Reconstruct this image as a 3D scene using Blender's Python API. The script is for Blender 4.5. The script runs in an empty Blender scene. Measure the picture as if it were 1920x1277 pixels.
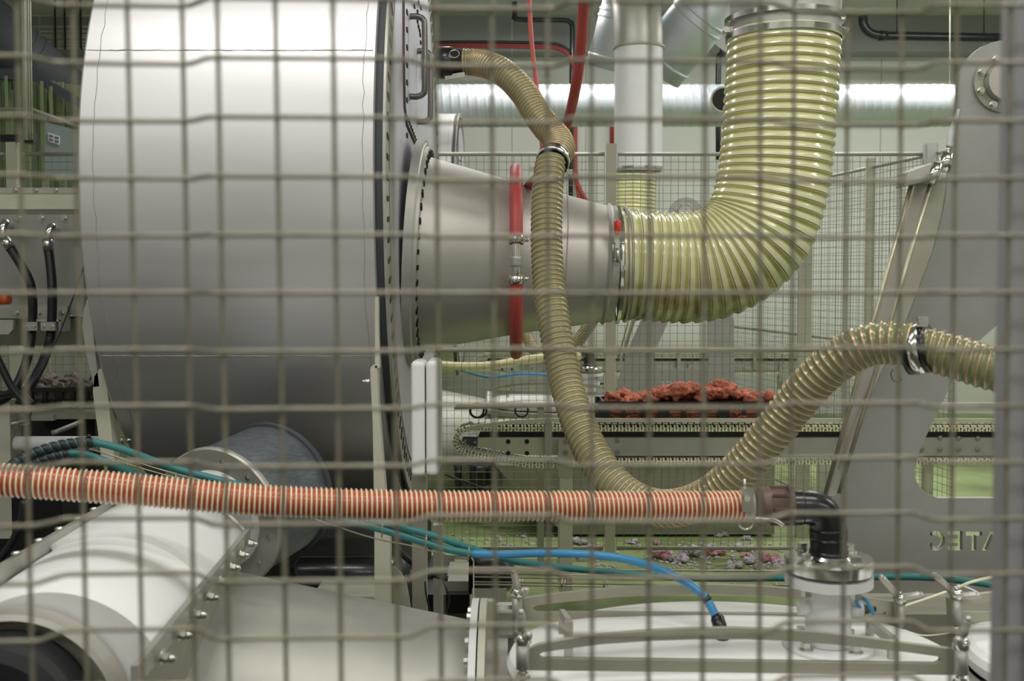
import bpy, bmesh, math, random
from mathutils import Vector, Matrix, noise, Quaternion
random.seed(7)
S = bpy.context.scene
COL = S.collection
# ---------------------------------------------------------------- camera
F = 2000.0
PITCH = math.atan(0.041)
CAMZ = 1.67
cam_d = bpy.data.cameras.new('camera')
cam = bpy.data.objects.new('camera', cam_d); COL.objects.link(cam)
cam.location = (0, 0, CAMZ)
cam.rotation_euler = (math.pi/2 - PITCH, 0, 0)
cam_d.sensor_width = 36.0
cam_d.lens = 36.0*F/1920
cam_d.shift_y = -30/1920
cam_d.clip_start = 0.05
cam_d.dof.use_dof = True
cam_d.dof.focus_distance = 4.0
cam_d.dof.aperture_fstop = 4.5
S.camera = cam
# ---------------------------------------------------------------- view, world, lights
S.view_settings.view_transform = 'Standard'
S.view_settings.look = 'None'
S.view_settings.exposure = 0.18
S.view_settings.gamma = 1.0
S.view_settings.use_curve_mapping = False
W = bpy.data.worlds.new('world'); S.world = W; W.use_nodes = True
W.node_tree.nodes['Background'].inputs[0].default_value = (0.9, 0.95, 0.92, 1)
W.node_tree.nodes['Background'].inputs[1].default_value = 0.06
CEIL = 4.87
LAMPS = [(-4.6, 1.7, 8), (-1.0, 1.7, 20), (2.6, 1.7, 22), (-2.6, -1.2, 20), (1.0, -1.2, 23), (4.6, -1.2, 17), (-1.0, 7.0, 26), (2.8, 7.0, 34),  # row behind the camera is added fill to brighten the drum's middle
         (0.6, 10.6, 25), (4.6, 10.6, 33), (5.6, 4.0, 26)]
LAMP_K = 2.1
for lx, ly, le in LAMPS:
    ld = bpy.data.lights.new('tube_and_fill_light', 'AREA'); ld.shape = 'RECTANGLE'; ld.size = 2.4; ld.size_y = 0.22
    ld.energy = le*LAMP_K; ld.color = (1.0, 0.985, 0.95)
    lo = bpy.data.objects.new('tube_and_fill_light', ld); COL.objects.link(lo)
    lo.location = (lx, ly, CEIL-0.19)

def dirpx(px, py):
    u = (px-960)/F; v = (608.5-py)/F
    c, s = math.cos(PITCH), math.sin(PITCH)
    return Vector((u, c+v*s, -s+v*c))
def P(px, py, Y):                      # where the sight line of a pixel meets the plane at distance Y
    d = dirpx(px, py); return Vector((0, 0, CAMZ)) + d*(Y/d.y)
def PX(px, py, X):                     # ... meets the plane at that X
    d = dirpx(px, py); return Vector((0, 0, CAMZ)) + d*(X/d.x)
def PZ(px, py, z):
    d = dirpx(px, py); return Vector((0, 0, CAMZ)) + d*((z-CAMZ)/d.z)

# ---------------------------------------------------------------- materials
def lin(c):
    return tuple((x/12.92 if x <= .04045 else ((x+.055)/1.055)**2.4) for x in c)
MATS = {}
def mat(name, col, rough=.5, metal=0., var=0., vscale=8., bump=0., bscale=60., emit=0., coat=0., trans=0., aniso=None, sss=0., stretch=None):
    if name in MATS: return MATS[name]
    m = bpy.data.materials.new(name); m.use_nodes = True
    nt = m.node_tree; b = nt.nodes['Principled BSDF']
    c = lin(col)
    b.inputs['Base Color'].default_value = (*c, 1)
    b.inputs['Roughness'].default_value = rough
    b.inputs['Metallic'].default_value = metal
    if coat: b.inputs['Coat Weight'].default_value = coat; b.inputs['Coat Roughness'].default_value = .12
    if trans: b.inputs['Transmission Weight'].default_value = trans; b.inputs['IOR'].default_value = 1.3
    if sss: b.inputs['Subsurface Weight'].default_value = sss; b.inputs['Subsurface Radius'].default_value = (.02, .02, .01)
    if emit:
        b.inputs['Emission Color'].default_value = (*c, 1); b.inputs['Emission Strength'].default_value = emit
    if var or bump:
        tc = nt.nodes.new('ShaderNodeTexCoord'); mp = nt.nodes.new('ShaderNodeMapping')
        nt.links.new(tc.outputs['Object'], mp.inputs[0])
        if stretch: mp.inputs['Scale'].default_value = stretch
    if var:
        n = nt.nodes.new('ShaderNodeTexNoise'); n.inputs['Scale'].default_value = vscale; n.inputs['Detail'].default_value = 6
        nt.links.new(mp.outputs[0], n.inputs['Vector'])
        r = nt.nodes.new('ShaderNodeValToRGB')
        r.color_ramp.elements[0].position = .3; r.color_ramp.elements[1].position = .7
        r.color_ramp.elements[0].color = (*[x*(1-var) for x in c], 1)
        r.color_ramp.elements[1].color = (*[min(1, x*(1+var*.6)) for x in c], 1)
        nt.links.new(n.outputs['Fac'], r.inputs[0]); nt.links.new(r.outputs[0], b.inputs['Base Color'])
        mr = nt.nodes.new('ShaderNodeMapRange'); mr.inputs[3].default_value = max(0, rough-.06); mr.inputs[4].default_value = min(1, rough+.08)
        nt.links.new(n.outputs['Fac'], mr.inputs[0]); nt.links.new(mr.outputs[0], b.inputs['Roughness'])
    if bump:
        n2 = nt.nodes.new('ShaderNodeTexNoise'); n2.inputs['Scale'].default_value = bscale; n2.inputs['Detail'].default_value = 4
        nt.links.new(mp.outputs[0], n2.inputs['Vector'])
        bp = nt.nodes.new('ShaderNodeBump'); bp.inputs['Strength'].default_value = bump; bp.inputs['Distance'].default_value = .01
        nt.links.new(n2.outputs['Fac'], bp.inputs['Height']); nt.links.new(bp.outputs[0], b.inputs['Normal'])
    MATS[name] = m; return m
M_drum = mat('drum_steel', (.84, .83, .83), .44, .72, var=.05, vscale=3, stretch=(.6, 4, 4))
M_steel = mat('brushed_steel', (.76, .74, .71), .46, .65, var=.08, vscale=5)
M_steel2 = mat('satin_steel', (.72, .71, .68), .48, .6, var=.10, vscale=6)
M_dull = mat('dull_steel', (.66, .645, .585), .55, .3, var=.12, vscale=5)
M_plate = mat('blasted_plate_steel', (.635, .63, .61), .5, .55, var=.05, vscale=9, bump=.05, bscale=120)
M_chrome = mat('polished_steel', (.88, .87, .85), .16, 1.)
M_bolt = mat('bolt_steel', (.80, .79, .76), .25, .95)
M_wire = mat('galvanised_wire', (.58, .555, .49), .36, .5, var=.15, vscale=20)
M_fwire = mat('thin_fence_wire', (.50, .51, .49), .45, .6)
M_post = mat('grey_post', (.62, .61, .62), .5, .05, var=.05)
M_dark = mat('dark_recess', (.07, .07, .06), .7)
M_black = mat('black_plastic', (.07, .075, .085), .32, var=.1, coat=.3)
M_rub = mat('black_rubber', (.10, .105, .12), .5, var=.1)
M_gasket = mat('grey_gasket', (.27, .29, .31), .6)
M_brgask = mat('brown_gasket', (.38, .30, .27), .6)
M_white = mat('white_plastic', (.93, .93, .92), .35, var=.02, vscale=4, sss=.05)
M_wht2 = mat('white_powder_coat', (.86, .86, .86), .4, var=.04)
M_beige = mat('beige_painted_steel', (.76, .75, .68), .5, .1, var=.06)
M_green = mat('green_curtain', (.50, .56, .42), .6, var=.15, vscale=4, stretch=(6, 6, .6))
M_red = mat('red_rubber_hose', (.69, .28, .26), .45, var=.08)
M_pink = mat('pink_rubber_hose', (.90, .45, .42), .45)
M_teal = mat('teal_hose', (.20, .47, .47), .42, var=.05)
M_blue = mat('blue_hose', (.27, .56, .75), .35, var=.04)
M_brown = mat('brown_coupling_plastic', (.42, .34, .31), .4, var=.1)
M_ducts = mat('galvanised_duct', (.80, .83, .85), .5, .45, var=.04)
M_cream = mat('cream_chain_link', (.93, .92, .80), .5)
M_wool = mat('red_wool', (.84, .50, .40), .95, var=.42, vscale=22, bump=1., bscale=220)
M_gwool = mat('grey_wool', (.66, .61, .57), .95, var=.3, vscale=25, bump=1., bscale=240)
M_fluff = mat('lilac_grey_fluff', (.90, .86, .89), .95, var=.3, vscale=25, bump=1., bscale=240)
M_pfluff = mat('pink_fluff', (.97, .72, .75), .95, var=.2, vscale=25, bump=1., bscale=240)
M_brass = mat('yellowed_rod', (.68, .655, .56), .35, .6, var=.15, vscale=30)
M_orangef = mat('orange_fitting', (.80, .36, .18), .45)
M_redmark = mat('red_handle_plastic', (.86, .22, .14), .4)
M_handle = mat('handle_steel', (.52, .50, .48), .3, .8)
M_lav = mat('door_panel_steel', (.83, .82, .87), .42, .55, var=.03)
# hose walls
def hosemat(name, col, rough, tr, coat=.6):
    m = mat(name, col, rough, coat=coat, var=.08, vscale=10)
    nt = m.node_tree; b = nt.nodes['Principled BSDF']; out = nt.nodes['Material Output']
    t = nt.nodes.new('ShaderNodeBsdfTranslucent'); t.inputs[0].default_value = (*lin(col), 1)
    mx = nt.nodes.new('ShaderNodeMixShader'); mx.inputs[0].default_value = tr
    nt.links.new(b.outputs[0], mx.inputs[1]); nt.links.new(t.outputs[0], mx.inputs[2]); nt.links.new(mx.outputs[0], out.inputs[0])
    return m
M_hy = hosemat('clear_yellow_hose_wall', (.97, .97, .80), .2, .22)
M_hyshade = hosemat('olive_groove_shade', (.86, .85, .55), .25, .22)  # olive grooves: shading of the translucent wall put into the colour
M_hyl = mat('hose_coil_wire', (.50, .40, .30), .3, .3)
M_hg = hosemat('khaki_hose_wall', (.57, .57, .42), .2, .22, .35)
M_hgw = mat('copper_coil_wire', (.84, .68, .52), .3, .4)
M_ho = mat('orange_hose_wall', (.68, .29, .15), .38, coat=.5, var=.06)
M_hor = mat('cream_hose_coil', (.95, .91, .77), .35, coat=.4)
M_hc = mat('cream_hose_wall', (.83, .80, .60), .35)

def stain(m, z1, z0, col):                 # brown residue lying in the bottom of the hose
    nt = m.node_tree; b = nt.nodes['Principled BSDF']
    tc = nt.nodes.new('ShaderNodeTexCoord'); sp = nt.nodes.new('ShaderNodeSeparateXYZ'); nt.links.new(tc.outputs['Object'], sp.inputs[0])
    n = nt.nodes.new('ShaderNodeTexNoise'); n.inputs['Scale'].default_value = 14; n.inputs['Detail'].default_value = 6; nt.links.new(tc.outputs['Object'], n.inputs['Vector'])
    mr = nt.nodes.new('ShaderNodeMapRange'); mr.inputs[1].default_value = z1; mr.inputs[2].default_value = z0; mr.inputs[3].default_value = 0; mr.inputs[4].default_value = 1
    nt.links.new(sp.outputs['Z'], mr.inputs[0])
    ma = nt.nodes.new('ShaderNodeMath'); ma.operation = 'MULTIPLY_ADD'; ma.inputs[1].default_value = 1.9; ma.inputs[2].default_value = -.78; nt.links.new(n.outputs['Fac'], ma.inputs[0])
    mu = nt.nodes.new('ShaderNodeMath'); mu.operation = 'MULTIPLY'; mu.use_clamp = True; nt.links.new(mr.outputs[0], mu.inputs[0]); 
    ad = nt.nodes.new('ShaderNodeMath'); ad.operation = 'ADD'; ad.inputs[1].default_value = .55; nt.links.new(ma.outputs[0], ad.inputs[0]); nt.links.new(ad.outputs[0], mu.inputs[1])
    mx = nt.nodes.new('ShaderNodeMix'); mx.data_type = 'RGBA'; mx.inputs[7].default_value = (*lin(col), 1)
    src = b.inputs['Base Color'].links[0].from_socket; nt.links.new(src, mx.inputs[6]); nt.links.new(mu.outputs[0], mx.inputs[0]); nt.links.new(mx.outputs[2], b.inputs['Base Color'])
    for t in nt.nodes:
        if t.type == 'BSDF_TRANSLUCENT': nt.links.new(mx.outputs[2], t.inputs[0])
stain(M_hy, .30, .0, (.50, .42, .20)); stain(M_hyshade, .32, .02, (.36, .28, .12))
# ---------------------------------------------------------------- mesh builder
def frame_of(d, up=Vector((0, 0, 1))):
    d = d.normalized()
    if abs(d.dot(up)) > .98: up = Vector((0, 1, 0))
    x = up.cross(d).normalized(); y = d.cross(x).normalized()
    return x, y, d
def cat(pts, n=8, closed=False):
    pts = [Vector(p) for p in pts]; out = []
    m = len(pts); rng = m if closed else m-1
    for i in range(rng):
        g = lambda k: pts[k % m] if closed else pts[max(0, min(m-1, k))]
        p0, p1, p2, p3 = g(i-1), g(i), g(i+1), g(i+2)
        for j in range(n):
            t = j/n
            out.append(.5*((2*p1)+(p2-p0)*t+(2*p0-5*p1+4*p2-p3)*t*t+(3*p1-p0-3*p2+p3)*t**3))
    if not closed: out.append(pts[-1])
    return out
class MB:
    def __init__(s): s.v = []; s.f = []; s.m = []; s.s = []
    def add(s, vs, fs, mi=0, sm=False):
        o = len(s.v); s.v += [Vector(x) for x in vs]
        for f in fs: s.f.append(tuple(o+i for i in f)); s.m.append(mi); s.s.append(sm)
        return s
    def box(s, c, d, R=None, mi=0):
        c = Vector(c); h = [x/2 for x in d]
        vs = []
        for sx in (-1, 1):
            for sy in (-1, 1):
                for sz in (-1, 1):
                    q = Vector((sx*h[0], sy*h[1], sz*h[2]))
                    if R: q = R @ q
                    vs.append(c+q)
        return s.add(vs, [(0, 1, 3, 2), (4, 6, 7, 5), (0, 4, 5, 1), (2, 3, 7, 6), (0, 2, 6, 4), (1, 5, 7, 3)], mi)
    def bpx(s, x0, y0, x1, y1, Y, dep, mi=0):     # box whose front face spans these sight lines at distance Y
        a = P(x0, y0, Y); b = P(x1, y1, Y); m = P((x0+x1)/2, (y0+y1)/2, Y)
        return s.box((m.x, Y+dep/2, (a.z+b.z)/2), (abs(b.x-a.x), dep, abs(a.z-b.z)), mi=mi)
    def bar(s, a, b, w, h, mi=0):
        a = Vector(a); b = Vector(b); x, y, d = frame_of(b-a)
        R = Matrix((x, y, d)).transposed()
        return s.box((a+b)/2, (w, h, (b-a).length), R, mi)
    def prism(s, pts, dv, mi=0):
        n = len(pts); pts = [Vector(p) for p in pts]; dv = Vector(dv)
        vs = pts+[p+dv for p in pts]
        fs = [tuple(range(n)), tuple(range(2*n-1, n-1, -1))]+[(i, i+n, (i+1) % n+n, (i+1) % n) for i in range(n)]
        return s.add(vs, fs, mi)
    def ppx(s, pp, Y, dep, mi=0): return s.prism([P(x, y, Y) for x, y in pp], (0, dep, 0), mi)
    def tube(s, pts, r, n=10, mi=0, closed=False, caps=True):
        pts = [Vector(p) for p in pts]; m = len(pts)
        rs = r if isinstance(r, (list, tuple)) else [r]*m
        T = []
        for i in range(m):
            if closed: t = pts[(i+1) % m]-pts[i-1]
            else: t = pts[min(m-1, i+1)]-pts[max(0, i-1)]
            T.append(t.normalized())
        x, y, _ = frame_of(T[0]); vs = []
        for i in range(m):
            if i:
                q = T[i-1].rotation_difference(T[i]); x = q @ x; y = q @ y
            for k in range(n):
                a = 2*math.pi*k/n; vs.append(pts[i]+(x*math.cos(a)+y*math.sin(a))*rs[i])
        fs = []
        for i in range(m if closed else m-1):
            for k in range(n):
                j = (i+1) % m
                fs.append((i*n+k, i*n+(k+1) % n, j*n+(k+1) % n, j*n+k))
        s.add(vs, fs, mi, True)
        if caps and not closed:
            o = len(s.v)-m*n
            s.f.append(tuple(o+k for k in range(n-1, -1, -1))); s.m.append(mi); s.s.append(False)
            s.f.append(tuple(o+(m-1)*n+k for k in range(n))); s.m.append(mi); s.s.append(False)
        return s
    def cyl(s, a, b, r, r2=None, n=20, mi=0): return s.tube([a, b], [r, r if r2 is None else r2], n, mi)
    def lathe(s, o, ax, prof, n=40, mi=0, arc=(0, 2*math.pi), smooth=True, up=Vector((0, 0, 1)), caps=False):
        o = Vector(o); x, y, d = frame_of(Vector(ax), up)
        full = abs(arc[1]-arc[0]-2*math.pi) < 1e-6; nn = n if full else n+1
        # split the profile at corners so edges stay crisp
        for (t0, r0), (t1, r1) in zip(prof[:-1], prof[1:]):
            vs = []
            for (t, r) in ((t0, r0), (t1, r1)):
                for k in range(nn):
                    a = arc[0]+(arc[1]-arc[0])*k/n
                    vs.append(o+d*t+(x*math.cos(a)+y*math.sin(a))*r)
            fs = [(k, (k+1) % nn, nn+(k+1) % nn, nn+k) for k in range(n)]
            s.add(vs, fs, mi, smooth)
        return s
    def ball(s, c, r, n=12, mi=0, sc=(1, 1, 1)):
        c = Vector(c); vs = []; fs = []; m = n//2
        for i in range(m+1):
            th = math.pi*i/m
            for k in range(n):
                a = 2*math.pi*k/n
                vs.append(c+Vector((r*sc[0]*math.sin(th)*math.cos(a), r*sc[1]*math.sin(th)*math.sin(a), r*sc[2]*math.cos(th))))
        for i in range(m):
            for k in range(n): fs.append((i*n+k, (i+1)*n+k, (i+1)*n+(k+1) % n, i*n+(k+1) % n))
        return s.add(vs, fs, mi, True)
    def hexbolt(s, c, d, r, h, mi=0, acorn=False):
        c = Vector(c); d = Vector(d).normalized()
        s.tube([c, c+d*h], r, 6, mi)
        for i in range(1, 7): s.s[-i-2] = False
        s.tube([c-d*h*.0, c+d*h*.18], r*1.35, 14, mi)
        if acorn: s.tube([c+d*h, c+d*h*1.35, c+d*h*1.75, c+d*h*2.0], [r*.8, r*.78, r*.55, r*.1], 12, mi)
        return s
    def helix(s, path, rad, pitch, prof, n=28, sub=14):
        """corrugated hose: prof = list of (radius offset, material) along one turn; rows follow the helix"""
        pts = [Vector(p) for p in path]; L = [0]
        for a, b in zip(pts[:-1], pts[1:]): L.append(L[-1]+(b-a).length)
        rads = rad if isinstance(rad, (list, tuple)) else [rad]*len(pts)
        T = [(pts[min(len(pts)-1, i+1)]-pts[max(0, i-1)]).normalized() for i in range(len(pts))]
        x, y, _ = frame_of(T[0]); FR = [(x, y)]
        for i in range(1, len(pts)):
            q = T[i-1].rotation_difference(T[i]); x = (q @ x).normalized(); y = (q @ y).normalized(); FR.append((x, y))
        import bisect
        def at(sv):
            sv = min(max(sv, 0), L[-1]-1e-6); i = max(0, bisect.bisect_right(L, sv)-1); i = min(i, len(pts)-2)
            t = (sv-L[i])/(L[i+1]-L[i])
            return pts[i].lerp(pts[i+1], t), FR[i][0].lerp(FR[i+1][0], t), FR[i][1].lerp(FR[i+1][1], t), rads[i]*(1-t)+rads[i+1]*t
        K = len(prof); rows = int(L[-1]/pitch*K)-K
        vs = []
        for i in range(rows+1):
            for j in range(n):
                sv = (i+K*j/n)*pitch/K
                c, xx, yy, rr = at(sv); a = 2*math.pi*j/n
                vs.append(c+(xx*math.cos(a)+yy*math.sin(a))*(rr+prof[i % K][0]))
        o = len(s.v); s.v += vs
        for i in range(rows):
            mi = prof[i % K][1]
            for j in range(n-1):
                s.f.append((o+i*n+j, o+i*n+j+1, o+(i+1)*n+j+1, o+(i+1)*n+j)); s.m.append(mi); s.s.append(True)
            if i+K+1 <= rows:
                s.f.append((o+i*n+n-1, o+(i+K)*n, o+(i+K+1)*n, o+(i+1)*n+n-1)); s.m.append(mi); s.s.append(True)
        return s
WLOC = {}
def link(name, mb, mats, parent=None, origin=None):
    if not isinstance(mats, (list, tuple)): mats = [mats]
    if parent is not None: org = WLOC[parent.name]
    elif origin is not None: org = Vector(origin)
    else:
        xs = [v.x for v in mb.v]; ys = [v.y for v in mb.v]; zs = [v.z for v in mb.v]
        org = Vector(((min(xs)+max(xs))/2, (min(ys)+max(ys))/2, min(zs)))
    me = bpy.data.meshes.new(name)
    me.from_pydata([tuple(v-org) for v in mb.v], [], mb.f)
    for m in mats: me.materials.append(m)
    me.polygons.foreach_set('material_index', mb.m)
    me.polygons.foreach_set('use_smooth', mb.s)
    me.update()
    bm = bmesh.new(); bm.from_mesh(me); bmesh.ops.recalc_face_normals(bm, faces=bm.faces[:]); bm.to_mesh(me); bm.free()
    o = bpy.data.objects.new(name, me); COL.objects.link(o)
    if parent is not None: o.parent = parent; WLOC[o.name] = org
    else: o.location = org; WLOC[o.name] = org
    return o
def tag(o, label, cat_, group=None, kind=None):
    o['label'] = label; o['category'] = cat_
    if group: o['group'] = group
    if kind: o['kind'] = kind
    return o
def thing(name, label, cat_, loc, group=None):
    o = bpy.data.objects.new(name, None); COL.objects.link(o); o.empty_display_size = .1
    o.location = loc; WLOC[o.name] = Vector(loc)
    return tag(o, label, cat_, group)
def solo(name, mb, mats, label, cat_, group=None, kind=None): return tag(link(name, mb, mats), label, cat_, group, kind)
def struct(name, mb, mats): o = link(name, mb, mats); o['kind'] = 'structure'; return o
def dup(o, off, label=None, group=None):
    c = o.copy(); COL.objects.link(c); c.location = Vector(o.location)+Vector(off)
    WLOC[c.name] = WLOC[o.name]+Vector(off)
    if label: c['label'] = label
    if group: c['group'] = group
    for ch in list(o.children):
        d = ch.copy(); COL.objects.link(d); d.parent = c
        for g in list(ch.children):
            e = g.copy(); COL.objects.link(e); e.parent = d
    return c
def bevel(o, w, seg=2):
    m = o.modifiers.new('bevel', 'BEVEL'); m.width = w; m.segments = seg; m.limit_method = 'ANGLE'; m.angle_limit = math.radians(40)
    return o
def holed(name, outer, holes, Y, dep, mats, parent=None):
    """plate at distance Y with cut-outs, outlines given as sight lines"""
    cu = bpy.data.curves.new(name, 'CURVE'); cu.dimensions = '2D'; cu.fill_mode = 'BOTH'; cu.extrude = dep/2
    for poly in [outer]+holes:
        sp = cu.splines.new('POLY'); sp.points.add(len(poly)-1); sp.use_cyclic_u = True
        for p, (x, y) in zip(sp.points, poly):
            q = P(x, y, Y); p.co = (q.x, q.z, 0, 1)
    tmp = bpy.data.objects.new('tmp', cu); COL.objects.link(tmp)
    bpy.context.view_layer.update()
    me = bpy.data.meshes.new_from_object(tmp)
    bpy.data.objects.remove(tmp); bpy.data.curves.remove(cu)
    mb = MB()
    mb.v = [Vector((v.co.x, Y+dep/2-v.co.z, v.co.y)) for v in me.vertices]
    for p in me.polygons: mb.f.append(tuple(p.vertices)); mb.m.append(0); mb.s.append(False)
    bpy.data.meshes.remove(me)
    return link(name, mb, mats, parent)
def arcpx(cx, cy, r, a0, a1, n=12): return [(cx+r*math.cos(math.radians(a0+(a1-a0)*i/n)), cy-r*math.sin(math.radians(a0+(a1-a0)*i/n))) for i in range(n+1)]
def pxpath(pp, n=8): return cat([P(x, y, Y) for x, y, Y in pp], n)
# ================================================================ the hall
def floor_mat():
    m = mat('green_epoxy_floor', (.58, .66, .46), .42, var=.0)
    nt = m.node_tree; b = nt.nodes['Principled BSDF']
    tc = nt.nodes.new('ShaderNodeTexCoord'); n = nt.nodes.new('ShaderNodeTexNoise'); n.inputs['Scale'].default_value = 1.1; n.inputs['Detail'].default_value = 8
    r = nt.nodes.new('ShaderNodeValToRGB'); r.color_ramp.elements[0].position = .35; r.color_ramp.elements[1].position = .62
    r.color_ramp.elements[0].color = (*lin((.44, .50, .30)), 1); r.color_ramp.elements[1].color = (*lin((.66, .73, .50)), 1)
    nt.links.new(tc.outputs['Object'], n.inputs['Vector']); nt.links.new(n.outputs['Fac'], r.inputs[0]); nt.links.new(r.outputs[0], b.inputs['Base Color'])
    return m
def panel_mat(name, col, seam, step, axis='X'):
    m = mat(name, col, .45, var=0.)
    nt = m.node_tree; b = nt.nodes['Principled BSDF']
    tc = nt.nodes.new('ShaderNodeTexCoord'); sp = nt.nodes.new('ShaderNodeSeparateXYZ'); nt.links.new(tc.outputs['Object'], sp.inputs[0])
    md = nt.nodes.new('ShaderNodeMath'); md.operation = 'PINGPONG'; md.inputs[1].default_value = step/2
    nt.links.new(sp.outputs[axis], md.inputs[0])
    lt = nt.nodes.new('ShaderNodeMath'); lt.operation = 'LESS_THAN'; lt.inputs[1].default_value = .006
    nt.links.new(md.outputs[0], lt.inputs[0])
    mx = nt.nodes.new('ShaderNodeMix'); mx.data_type = 'RGBA'
    mx.inputs[6].default_value = (*lin(col), 1); mx.inputs[7].default_value = (*lin(seam), 1)
    nt.links.new(lt.outputs[0], mx.inputs[0]); nt.links.new(mx.outputs[2], b.inputs['Base Color'])
    return m
M_floor = floor_mat()
M_wall = panel_mat('white_wall_panels', (.84, .85, .82), (.60, .61, .58), .92)
M_ceil = mat('ceiling_panels', (.78, .79, .76), .6, var=.03)
M_bulk = panel_mat('grey_bulkhead', (.57, .58, .57), (.75, .76, .73), 1.9)
XL, XR, YB, YF = -8., 8., 13.4, -3.
struct('floor', MB().box(((XL+XR)/2, (YB+YF)/2, -.05), (XR-XL, YB-YF, .1)), M_floor)
struct('trim_3', MB().box(((XL+XR)/2, .6, .006), (XR-XL-.02, 7.1, .012)), mat('added_dark_floor', (.22, .23, .20), .6, var=.1))  # unseen dark sheet added so the drum's underside picks up less floor light
struct('ceiling', MB().box(((XL+XR)/2, (YB+YF)/2, CEIL+.05), (XR-XL, YB-YF, .1)), M_ceil)
struct('wall_back', MB().box(((XL+XR)/2, YB+.05, CEIL/2), (XR-XL+.2, .1, CEIL+.2)), M_wall)
struct('wall_front', MB().box(((XL+XR)/2, YF-.05, CEIL/2), (XR-XL+.2, .1, CEIL+.2)), M_wall)
struct('wall_left', MB().box((XL-.05, (YB+YF)/2, CEIL/2), (.1, YB-YF, CEIL+.2)), M_wall)
struct('wall_right', MB().box((XR+.05, (YB+YF)/2, CEIL/2), (.1, YB-YF, CEIL+.2)), M_wall)
zb = P(1700, 96, 13.0).z
struct('trim_1', MB().box((0, 13.2, (zb+CEIL)/2), (XR-XL-.02, .38, CEIL-zb)), M_bulk)
zt = P(1700, 105, 13.35).z
struct('trim_2', MB().box((0, 13.37, zt), (XR-XL-.02, .05, .07)), M_wht2)
LORD = 'first second third fourth fifth sixth seventh eighth ninth tenth eleventh twelfth'.split()
M_lamp = mat('lamp_diffuser', (1, .99, .96), .5, emit=3.)
for i, (lx, ly, le) in enumerate(LAMPS):
    t = thing('hall_and_fill_lamp', f'{LORD[i]} unseen ceiling lamp of the hall and added fill rows, counted row by row from the camera', 'ceiling lamp', (lx, ly, CEIL-.18))
    link('housing', MB().box((lx, ly, CEIL-.06), (2.5, .26, .12)), M_wht2, t)
    link('diffuser', MB().box((lx, ly, CEIL-.145), (2.42, .2, .05)), M_lamp, t)

# ================================================================ near mesh guard
def ynear(px): return .913+.0000155*px
KN = [(-160, 0), (60, 0), (115, 1), (363, 1), (393, 0), (768, 0), (800, 1), (1040, 1), (1066, 0), (1448, 0), (1478, 1), (1722, 1), (1746, 0), (1990, 0)]
def ymesh(px):
    for (a, fa), (b, fb) in zip(KN[:-1], KN[1:]):
        if a <= px <= b:
            f = fa+(fb-fa)*(px-a)/(b-a); return ynear(px)*(1+.031*f)
    return ynear(px)
fence = thing('wire_mesh_guard', 'blurred crimped wire mesh guard closest to the camera across the whole view', 'mesh guard', (0, .93, 0))
VW = [(-75, -43), (31, 61), (136, 163), (238, 268), (341, 366), (407, 430), (516, 537), (624, 640), (732, 747), (816, 828), (921, 930), (1026, 1029), (1109, 1110),
      (1219, 1216), (1323, 1317), (1426, 1424), (1490, 1481), (1590, 1580), (1691, 1681), (1794, 1781), (1895, 1884)]
mb = MB()
for a, b in VW:
    Y = ymesh((a+b)/2)+.0035
    p, q = P(a, 0, Y), P(b, 1277, Y)
    mb.tube([p+(p-q)*.3, p, q, q+(q-p)*.3], .0021, 8)
link('vertical_wires', mb, M_wire, fence)
mb = MB()
z0 = P(20, 106, ynear(20)).z
for k in range(-6, 15):
    z = z0-.0502*k; pts = []
    for px in sorted([x for x, _ in KN]+[x+14 for x, _ in KN[1:-1]]+[x-14 for x, _ in KN[1:-1]]):
        Y = (ymesh(px-9)+ymesh(px)+ymesh(px+9))/3-.0015
        pts.append(Vector(((px-960)/F*Y/1.0, Y, z+random.uniform(-.0004, .0004))))
    mb.tube(pts, .0022, 8)
link('horizontal_wires', mb, M_wire, fence)
mb = MB()
a = P(1864, 640, 1.03)
mb.box((a.x+.035, 1.015, 1.3), (.07, .03, 2.6)); mb.box((a.x+.024, .997, 1.3), (.010, .008, 2.6))
bevel(solo('guard_post', mb, M_post, 'tall blurred grey square post at the right edge of the view', 'post'), .003)

# ================================================================ big drum
DY, DR, DZ, DXL, DXR = 4.44, 1.19, P(150, 330, 3.25).z, -1.318, -.418
DR0 = DR
drum = thing('drying_drum', 'huge horizontal stainless steel drum filling the left half', 'drum', ((DXL+DXR)/2, DY, 0))
mb = MB().lathe((DXL, DY, DZ), (1, 0, 0), [(0, .9*DR), (0, DR-.004), (.006, DR), (DXR-DXL-.004, DR), (DXR-DXL, DR-.006), (DXR-DXL, .9*DR)], 180)
link('shell', mb, M_drum, drum)
for ang in (P(400, 92, 3.3), P(400, 659, 3.6)):
    sn = max(-1, min(1, (ang.z-DZ)/DR)); cz = math.sqrt(1-sn*sn)
    o_ = Vector((0, DY-cz*(DR+.0004), DZ+sn*(DR+.0004)))
    mb = MB()
    pts = [(DXL+.01+(DXR-DXL-.02)*i/60, o_.y+random.uniform(-.001, .001), o_.z+random.uniform(-.0012, .0012)) for i in range(61)]
    mb.tube(pts, .0014, 6)
    link('weld_seam', mb, M_dull, drum)
mb = MB()
for xx in (DXL+.05, DXR-.035):
    pts = [(xx+random.uniform(-.002, .002)*2, DY-(DR+.0003)*math.cos(a), DZ+(DR+.0003)*math.sin(a)) for a in [math.radians(-60+130*i/70) for i in range(71)]]
    mb.tube(pts, .0011, 5)
link('ring_weld', mb, M_dull, drum)
mb = MB().lathe((DXR, DY, DZ), (1, 0, 0), [(0, DR-.02), (.030, DR-.02)], 160)
link('seal_band', mb, M_gasket, drum)
EX = DXR+.034
mb = MB().lathe((DXR+.026, DY, DZ), (1, 0, 0), [(0, DR-.06), (0, DR+.004), (.008, DR+.004), (.008, DR-.12)], 180)
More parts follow.
